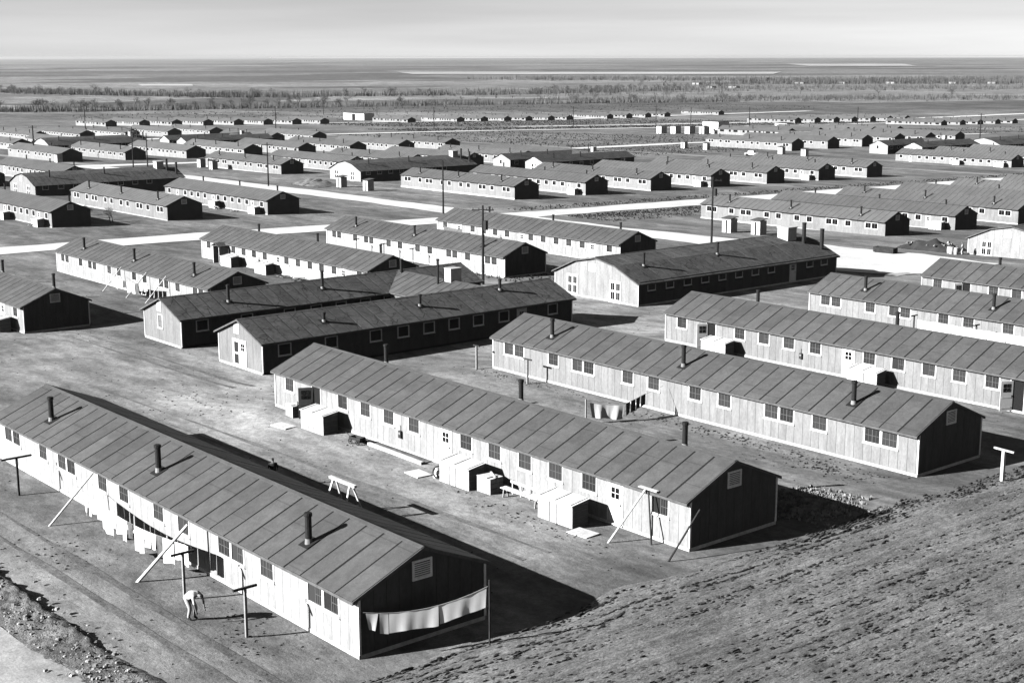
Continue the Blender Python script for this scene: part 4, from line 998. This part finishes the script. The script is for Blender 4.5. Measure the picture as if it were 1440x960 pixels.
for i, (u, v, n) in enumerate(((-248.2, 163.2, 'left of the pair below the bright mess gable'), (-237.6, 162.6, 'right of the pair below the bright mess gable'), (-142, 162.7, 'left of the pair before the near right row'), (-137.1, 163.6, 'right of the pair before the near right row'),
                               (-325, 171.9, 'left of the pair at the upper left road'), (-315.5, 170.1, 'right of the pair at the upper left road'), (-365, 151.5, 'alone by the far left road'), (-322, 345.4, 'left of the pair in the far open ground'), (-311.8, 344.9, 'right of the pair in the far open ground'), (-282, 346, 'left of the pair below the upper right row'), (-271.2, 343.6, 'right of the pair below the upper right row'))):
    shed(u, v, 1.7, 1.5, 2.1, f'small white shed with dark door, {n}', mn='palewood')
for i, (u, v) in enumerate(((-432.5, 449.5), (-427, 452.5), (-421.5, 455.5), (-416, 458.5))): shed(u, v, 2.8, 3.5, 3.2, f'{ORD[i]} of four pale bunkers in a row at the far depot', 'depot bunkers')
shed(-418, 468, 9, 7, 5.2, 'tall white depot building with two small windows', 'depot buildings', windows=True); shed(-431, 530, 7, 5, 3.6, 'white hut beside the far road at right', 'depot buildings')
shed(-781, 528, 24, 8, 4.5, 'long low hut at the far end of the camp', 'depot buildings')

def pole(u, v, h, label, arms=1, can=False):
    z = float(zg(u, v)); t = thing('utility_pole', label, 'utility pole', (u, v, z), 0, 'utility poles')
    far = math.hypot(u, v) > 400
    b = MB(); b.bar((0, 0, -.4), (0, 0, h), .17 if not far else .22, .11 if not far else .16, n=8); link('post', b.mesh('post', M['polewood']), t)
    for k in range(arms):
        b = MB(); b.beam((-.85, -.85, h - .5 - .7 * k), (.85, .85, h - .5 - .7 * k), .1, .12)
        for s in (-.75, -.3, .3, .75): b.bar((s, s, h - .45 - .7 * k), (s, s, h - .25 - .7 * k), .04, n=5)
        link('crossarm', b.mesh('crossarm', M['polewood']), t)
    if can:
        b = MB(); b.bar((.38, .1, h - 2.6), (.38, .1, h - 1.6), .26, n=10); link('transformer', b.mesh('transformer', M['metal']), t)
for u, v, h, n, a, c in ((-258, 151.6, 9, 'beside the pale road left of centre', 1, 0), (-190.9, 145.8, 9, 'at the crossroads above the middle barracks', 0, 0), (-118.7, 96, 8.6, 'behind the washhouse, before a dark gable', 1, 1), (-132.6, 148.2, 9.2, 'with a transformer behind the mess hall', 1, 1),
                         (-332, 160.7, 8.5, 'right of a pair at the upper left', 0, 0), (-334, 157.8, 10, 'left of a pair at the upper left, with two crossarms', 2, 1), (-389.6, 154.8, 9, 'near the left edge above the dark mess hall', 1, 0), (-591.5, 258.3, 10, 'far off above the left rows', 0, 0),
                         (-560, 333.8, 11, 'far off in the scrub left of centre', 0, 0), (-544.7, 411, 10.5, 'with a crossarm in the scrub above the centre', 1, 1), (-558.9, 513.8, 10.5, 'in the open ground right of the centre', 1, 0), (-522.6, 538.7, 11, 'beside the far depot bunkers', 1, 1), (-551, 595.9, 10, 'behind the depot building', 0, 0),
                         (-453.8, 531.9, 11, 'by the far road right of the depot', 0, 0), (-425, 578, 11, 'by the far road behind the white hut', 0, 0), (-302, 487.6, 9.5, 'above the far right mess gable', 1, 0), (-887, 569, 8, 'tiny on the field before the tree line', 0, 0), (-799, 555, 10, 'tiny beside the farthest row', 0, 0)):
    pole(u, v, h, f'utility pole {n}', a, c)
def vehicle(u, v, rz, label, cat, truck=False, mn='metal', L=4.2):
    t = thing('parked_truck' if truck else 'parked_car', label, cat, (u, v, float(zg(u, v))), rz)
    b = MB()
    if truck: b.box(-L / 2, -.95, .7, L / 2, .95, .85); b.box(-L / 2, -.95, .85, L / 2 * .3, -.88, 1.35); b.box(-L / 2, .88, .85, L / 2 * .3, .95, 1.35); b.box(-L / 2, -.88, .85, -L / 2 + .07, .88, 1.35)
    else: b.prism([(-.75, .35), (-.75, .95), (-.6, 1.0), (.6, 1.0), (.75, .95), (.75, .35)], -L / 2, L / 2)
    link('body', b.mesh('body', M[mn]), t)
    b = MB(); x0, x1 = (L / 2 * .35, L / 2 * .78) if truck else (-L * .3, L * .16)
    b.add([(x0, -.7, .98), (x1 + .3, -.7, .98), (x1 + .3, .7, .98), (x0, .7, .98), (x0 + .2, -.6, 1.65), (x1, -.6, 1.65), (x1, .6, 1.65), (x0 + .2, .6, 1.65)], [(0, 3, 2, 1), (4, 5, 6, 7), (0, 1, 5, 4), (1, 2, 6, 5), (2, 3, 7, 6), (3, 0, 4, 7)]); link('cab', b.mesh('cab', M[mn]), t)
    for x in (-L * .32, L * .32):
        for y in (-.8, .8):
            b = MB(); b.bar((0, -.1, 0), (0, .1, 0), .36, n=14); link('wheel', b.mesh('wheel', M['tyre']), t, (x, y, .36))
t = thing('trough', 'dark open wooden trough at the edge of the pale yard', 'trough', G(-109.8, 156.6), R(3))
b = MB(); b.box(-1.5, -.55, .12, 1.5, .55, .2); b.box(-1.5, -.55, .2, 1.5, -.48, .8); b.box(-1.5, .48, .2, 1.5, .55, .8); b.box(-1.5, -.48, .2, -1.43, .48, .8); b.box(1.43, -.48, .2, 1.5, .48, .8); link('body', b.mesh('body', M['darkwood']), t)
b = MB(); b.box(-1.3, -.5, 0, -1.1, .5, .12); b.box(1.1, -.5, 0, 1.3, .5, .12); link('skid', b.mesh('skid', M['darkwood']), t)
vehicle(-281, 331, R(20), 'small pale car in the open ground beyond the row of seven', 'car', False, 'paintlight'); vehicle(-445, 545, R(10), 'dark truck beside the far depot', 'truck', True)
def barrel(u, v, label):
    b = MB(); n = 14; pr = [(.27, 0), (.3, .3), (.31, .45), (.3, .6), (.27, .9)]
    for (r0, z0_), (r1, z1_) in zip(pr[:-1], pr[1:]): b.bar((0, 0, z0_), (0, 0, z1_), r0, r1, n=n, cap=False)
    b.bar((0, 0, .86), (0, 0, .88), .27, n=n); b.bar((0, 0, .28), (0, 0, .33), .315, n=n, cap=False); tag(link('barrel', b.mesh('barrel', M['paintlight']), None, G(u, v)), label, 'barrel', 'barrels at the rubbish heap')
for u, v, n in ((-104.6, 163.3, 'left'), (-104.0, 162.9, 'middle'), (-103.2, 162.7, 'right')): barrel(u, v, f'{n} of three pale barrels by the rubbish heap')
def heap(U, V, A, B):
    r = np.random.default_rng(2); return 1.1 * (np.sin(np.pi * A) * np.sin(np.pi * B)) ** .8 * (1 + .35 * np.sin(U * 2.3) * np.sin(V * 1.9)) + r.normal(0, .07, U.shape) - .05
o = sheet('rubbish_heap', 'scrub', -113, -105, 163.5, 168.5, .02, .3, .2, 41, 'thing', rel=heap); tag(o, 'low dark rubbish heap on the far side of the pale yard', 'heap')
scatter('heap_litter', 'stone', [(random.gauss(-109, 1.8), random.gauss(166, 1.0), random.uniform(.1, .28)) for _ in range(36)], lambda r, s: ([(x, y, z + .75) for x, y, z in clod(r, s)[0]], clod(r, s)[1]), 'pale scraps lying on the rubbish heap')
o = sheet('dirt_mound', 'dirt', -262, -250, 158.5, 165, .02, .5, .3, 42, 'thing', rel=heap); tag(o, 'mound of dug earth beside the bright-gabled mess hall', 'mound')

# ------------------------------------------------------------------ people: one skinned body each, coloured by region
def person(label, loc, rz, J, edges, cols, scale=1.0):
    """J: joint -> (x,y,z,radius, region)"""
    ks = list(J); me = bpy.data.meshes.new('p'); me.from_pydata([J[k][:3] for k in ks], [(ks.index(a), ks.index(b)) for a, b in edges], [])
    ob = bpy.data.objects.new('p', me); COL.objects.link(ob)
    sk = ob.modifiers.new('s', 'SKIN'); sk.use_smooth_shade = True; ob.modifiers.new('d', 'SUBSURF').levels = 1
    for i, k in enumerate(ks):
        d = me.skin_vertices[0].data[i]; d.radius = (J[k][3], J[k][3]); d.use_root = (k == 'pelvis')
    dg = bpy.context.evaluated_depsgraph_get(); dg.update(); nm = bpy.data.meshes.new_from_object(ob.evaluated_get(dg))
    bpy.data.objects.remove(ob)
    nm.materials.clear(); regs = ['skin', 'top', 'legs', 'shoe', 'hair']
    for g_ in regs: nm.materials.append(M[cols[g_]])
    E_ = [(Vector(J[a][:3]), Vector(J[b][:3]), J[b][4]) for a, b in edges]
    for p in nm.polygons:
        best = None
        for a, b, rg in E_:
            ab = b - a; t = max(0, min(1, (p.center - a).dot(ab) / max(ab.length_squared, 1e-9))); dd = (a + ab * t - p.center).length
            if best is None or dd < best[0]: best = (dd, rg)
        p.material_index = regs.index(best[1]); p.use_smooth = True
    o = link('person', nm, None, loc, rz, (scale,) * 3); tag(o, label, 'person'); return o
def skeleton(bend=0.0, arm=(0, 0), knee=.05):
    """standing figure facing +x; bend = forward pitch of the trunk"""
    c, s = math.cos(bend), math.sin(bend)
    def T(x, y, z): dz = z - .95; return (x * c + dz * s - bend * .12, y, .95 + dz * c - x * s)
    J = {'pelvis': (-bend * .12, 0, .95, .17, 'legs'), 'waist': T(0, 0, 1.08) + (.16, 'top'), 'chest': T(.01, 0, 1.3) + (.175, 'top'), 'neck': T(.01, 0, 1.47) + (.055, 'skin'), 'chin': T(.05, 0, 1.55) + (.075, 'skin'), 'head': T(.03, 0, 1.65) + (.1, 'skin'), 'nose': T(.15, 0, 1.6) + (.02, 'skin'), 'crown': T(-.01, 0, 1.72) + (.085, 'hair'), 'nape': T(-.06, 0, 1.64) + (.07, 'hair')}
    E_ = [('pelvis', 'waist'), ('waist', 'chest'), ('chest', 'neck'), ('neck', 'chin'), ('chin', 'head'), ('head', 'nose'), ('head', 'crown'), ('head', 'nape')]
    for sd, y in (('l', 1), ('r', -1)):
        J['hip' + sd] = (-bend * .12, y * .1, .88, .115, 'legs'); J['knee' + sd] = (knee + y * .04 - bend * .05, y * .11, .48, .085, 'legs'); J['ank' + sd] = (y * .05 - .02, y * .11, .09, .06, 'legs'); J['toe' + sd] = (y * .05 + .14, y * .12, .04, .04, 'shoe')
        E_ += [('pelvis', 'hip' + sd), ('hip' + sd, 'knee' + sd), ('knee' + sd, 'ank' + sd), ('ank' + sd, 'toe' + sd)]
        sh = T(0, y * .2, 1.41); J['sho' + sd] = sh + (.065, 'top')
        a1, a2 = arm; el = (sh[0] + .29 * math.sin(a1), y * .25, sh[2] - .29 * math.cos(a1)); wr = (el[0] + .26 * math.sin(a2), y * .22, el[2] - .26 * math.cos(a2))
        J['elb' + sd] = el + (.047, 'top'); J['wri' + sd] = wr + (.03, 'skin'); dx, dz = math.sin(a2), -math.cos(a2)
        J['palm' + sd] = (wr[0] + dx * .07, wr[1], wr[2] + dz * .07, .034, 'skin')
        E_ += [('chest', 'sho' + sd), ('sho' + sd, 'elb' + sd), ('elb' + sd, 'wri' + sd), ('wri' + sd, 'palm' + sd)]
        for f in range(4):
            J[f'f{f}{sd}'] = (wr[0] + dx * (.14 + .012 * (1.5 - abs(f - 1.5))) + .012, wr[1] + (f - 1.5) * .021, wr[2] + dz * .15, .0095, 'skin'); E_.append(('palm' + sd, f'f{f}{sd}'))
        J['th' + sd] = (wr[0] + dx * .07 + .05, wr[1] - y * .03, wr[2] + dz * .09, .011, 'skin'); E_.append(('palm' + sd, 'th' + sd))
    return J, E_
J, E_ = skeleton(1.4, (.35, .2), .16)
for k in ('waist', 'chest'): J[k] = J[k][:3] + (.215, 'top')
J['pelvis'] = J['pelvis'][:3] + (.19, 'top')
person('stooping person in a white shirt bending towards the ground by the clothes post', G(-49.65, 24.95), R(20), J, E_, dict(skin='skin', top='shirt', legs='paintlight', shoe='darkcoat', hair='hair'), 1.08)
J, E_ = skeleton(.05, (.1, .25))
person('standing person in white clothes before the mess hall at the right edge', G(-102.2, 162.6), R(200), J, E_, dict(skin='skin', top='shirt', legs='shirt', shoe='darkcoat', hair='hair'))
J, E_ = skeleton(.12, (.3, .9))
person('person in a dark coat standing in the shade behind the nearest barrack', G(-63.5, 37.0), R(150), J, E_, dict(skin='skin', top='darkcoat', legs='darkcoat', shoe='darkcoat', hair='hair'), .95)

# small porch on the barrack behind the washhouse
t = thing('porch', 'small white gabled porch at a door of the barrack behind the washhouse', 'porch', (-153.0, 83.0, NEAR['I'][2]), 0)
b = MB(); b.box(-.75, -.65, 0, -.68, .62, 2.05); b.box(.68, -.65, 0, .75, .62, 2.05); link('side_wall', b.mesh('side_wall', M['trim']), t)
b = MB(); b.add([(-.95, -.8, 2.05), (0, -.8, 2.45), (.95, -.8, 2.05), (-.95, .62, 2.05), (0, .62, 2.45), (.95, .62, 2.05), (-.95, -.8, 2.12), (0, -.8, 2.53), (.95, -.8, 2.12), (-.95, .62, 2.12), (0, .62, 2.53), (.95, .62, 2.12)], [(0, 1, 4, 3), (1, 2, 5, 4), (6, 9, 10, 7), (7, 10, 11, 8), (0, 6, 7, 1), (1, 7, 8, 2), (3, 4, 10, 9), (4, 5, 11, 10), (0, 3, 9, 6), (2, 8, 11, 5)]); link('roof', b.mesh('roof', M['felt']), t)
link('door', door_mesh(mn='greydoor'), t, (0, .3, .02))

# ------------------------------------------------------------------ bare trees on the plain
def tree_meshes(seed):
    r = random.Random(seed); tr = MB(); cr = MB()
    def grow(p, d, l, rad, lev):
        q = p + d * l
        (tr if lev < 2 else cr).bar(p, q, rad, rad * .62, n=5 if lev < 2 else 3, cap=False)
        if lev >= 5: return
        n = (3, 4, 3, 3, 3)[lev] if lev < 5 else 0
        for i in range(n):
            a = r.uniform(0, 6.28); t = r.uniform(.35, .75) if lev else r.uniform(.3, .5); ax = d.orthogonal().normalized(); ax.rotate(Matrix.Rotation(a, 3, d)); nd = (d + ax * t * 1.5 + Vector((0, 0, .15))).normalized()
            grow(p + d * l * r.uniform(.55, 1.0), nd, l * r.uniform(.55, .8), max(rad * .55, .03), lev + 1)
    grow(Vector((0, 0, -.3)), Vector((r.uniform(-.08, .08), r.uniform(-.08, .08), 1)).normalized(), 3.4, .26, 0)
    return tr.mesh('trunk', M['bark']), cr.mesh('crown', M['twig'])
TREES = [tree_meshes(s) for s in (1, 2, 3, 4)]
def tree(u, v, h, label, grp):
    t = thing('bare_tree', label, 'tree', (u, v, float(zbase(u, v))), random.uniform(0, 6.28), grp); k = h / 9.5; t.scale = (k * 1.15, k * 1.15, k)
    a, c = random.choice(TREES); link('trunk', a, t); link('crown', c, t)
def treeline(path, n, h0, h1, label, grp, jit=8):
    L = [0]
    for p, q in zip(path[:-1], path[1:]): L.append(L[-1] + math.dist(p, q))
    for i in range(n):
        s = random.uniform(0, L[-1]); k = max(j for j in range(len(L) - 1) if L[j] <= s); t = (s - L[k]) / (L[k + 1] - L[k]); p, q = path[k], path[k + 1]
        tree(p[0] + (q[0] - p[0]) * t + random.gauss(0, jit), p[1] + (q[1] - p[1]) * t + random.gauss(0, jit), random.uniform(h0, h1), label, grp)
treeline([(-1118, 400), (-1075, 459), (-1060, 614), (-1030, 700)], 64, 5, 13, 'bare tree in the nearer tree line at the left', 'nearer tree line at the left')
treeline([(-1030, 700), (-1025, 781), (-970, 978), (-928, 1063), (-870, 1100)], 52, 4, 11, 'bare tree in the nearer tree line behind the centre', 'nearer tree line behind the centre')
treeline([(-1843, 680), (-1640, 701), (-1417, 768), (-1387, 803), (-1300, 1040)], 60, 6, 14, 'bare tree in the second tree line at the left', 'second tree line at the left')
treeline([(-1288, 1066), (-1312, 1388), (-1250, 1500)], 60, 6, 14, 'bare tree in the second tree line behind the centre', 'second tree line behind the centre', 22)
treeline([(-1600, 1790), (-1562, 1840), (-1498, 2021), (-1274, 2180)], 60, 9, 14, 'bare tree in the far wood at the right', 'far wood at the right', 40)
for i, (u, v) in enumerate(((-1060, 1330), (-980, 1370), (-905, 1400), (-860, 1330), (-800, 1500))): tree(u, v, 11, f'lone bare tree, {ORD[i]} from the left in the fields at right', 'lone field trees')
for i, (u, v) in enumerate(((-216, 93.5), (-212, 92.2), (-208, 94.4), (-205.5, 92.8), (-221, 95.5), (-226, 94))): tree(u, v, random.uniform(2, 3), f'{ORD[i]} of the small bare bushes between the two barracks left of the crossroads', 'small bare bushes')
def wood_mass(name, label, n, path, w, h):
    pts = []
    for _ in range(n):
        t = random.random() * (len(path) - 1); k = int(t); t -= k; p, q = path[k], path[k + 1]
        pts.append((p[0] + (q[0] - p[0]) * t + random.gauss(0, w), p[1] + (q[1] - p[1]) * t + random.gauss(0, w), random.uniform(.5, 1) * h))
    def brush(r, s):
        V = []; F = []
        for k in range(9):
            a = r.uniform(0, 6.28); b = len(V); x, y = r.gauss(0, s * .3), r.gauss(0, s * .3); l = s * r.uniform(.4, 1); ww = s * .05
            V += [(x - ww * math.cos(a), y - ww * math.sin(a), -.5), (x + ww * math.cos(a), y + ww * math.sin(a), -.5), (x + r.gauss(0, s * .12), y + r.gauss(0, s * .12), l)]; F.append((b, b + 1, b + 2))
        return V, F
    scatter(name, 'twig', pts, brush, label)
wood_mass('distant_wood', 'grey mass of bare woodland far behind the camp', 2200, [(-2152, 1890), (-2024, 2040), (-1700, 2150), (-1600, 2500), (-1500, 2700)], 70, 11)
wood_mass('distant_wood', 'grey mass of bare woodland across the plain at right', 1300, [(-1560, 1850), (-1500, 2030), (-1280, 2190), (-1150, 2400)], 70, 11)
wood_mass('distant_wood', 'thin undergrowth along the tree lines', 1500, [(-1843, 680), (-1640, 701), (-1417, 768), (-1387, 803), (-1288, 1066), (-1312, 1388)], 16, 9)
wood_mass('distant_wood', 'thin undergrowth along the nearer tree line', 1000, [(-1118, 400), (-1075, 459), (-1060, 614), (-1025, 781), (-970, 978), (-928, 1063)], 10, 7)
wood_mass('distant_wood', 'loose belt of bare trees behind the farthest barracks at right', 900, [(-1040, 1000), (-940, 1180), (-860, 1320), (-720, 1420)], 40, 6)
wood_mass('distant_wood', 'loose bare woodland in the middle of the plain', 1300, [(-1300, 1070), (-1320, 1300), (-1290, 1560), (-1150, 1750), (-1020, 1850)], 80, 7)
# far farms, pale flats and hedges
for i, (u, v, w_) in enumerate(((-1490, 1870, 18), (-1450, 1930, 12), (-1400, 1990, 16), (-1330, 2060, 12), (-1290, 2110, 14), (-1560, 1700, 14), (-1350, 1500, 10), (-1335, 1530, 14))): shed(u, v, w_, 8, 3, f'{ORD[i]} of the far farm buildings among the trees at right', 'far farm buildings', 'wood')
def flat(name, corners, mn='pan', lift=.6):
    me = bpy.data.meshes.new(name); me.from_pydata([(u, v, float(zbase(u, v)) + lift) for u, v in corners], [], [tuple(range(len(corners)))]); me.materials.append(M[mn]); struct(link(name, me))
flat('dry_pan', [(-2040, 985), (-1990, 1045), (-2120, 1110), (-2190, 1050)]); flat('dry_pan', [(-4250, 5400), (-3930, 5780), (-5200, 7500), (-5700, 7000)], lift=2); flat('dry_pan', [(-3000, 2200), (-2400, 2900), (-2700, 3300), (-3500, 2500)], lift=1)

# ------------------------------------------------------------------ the air over the plain
hm = bpy.data.materials.new('haze'); hm.use_nodes = True; hn = hm.node_tree; hn.nodes.clear()
ho = node(hn, 'ShaderNodeOutputMaterial'); hv = node(hn, 'ShaderNodeVolumePrincipled'); hv.inputs['Color'].default_value = (.9, .9, .9, 1); hv.inputs['Density'].default_value = HAZE; hv.inputs['Anisotropy'].default_value = .45
hn.links.new(hv.outputs[0], ho.inputs['Volume'])
hz = link('haze', MB().box(-80000, -60000, -21.2, 40000, 85000, 32).mesh('haze', hm)); hz['kind'] = 'stuff'; hz['label'] = 'pale haze over the far plain'
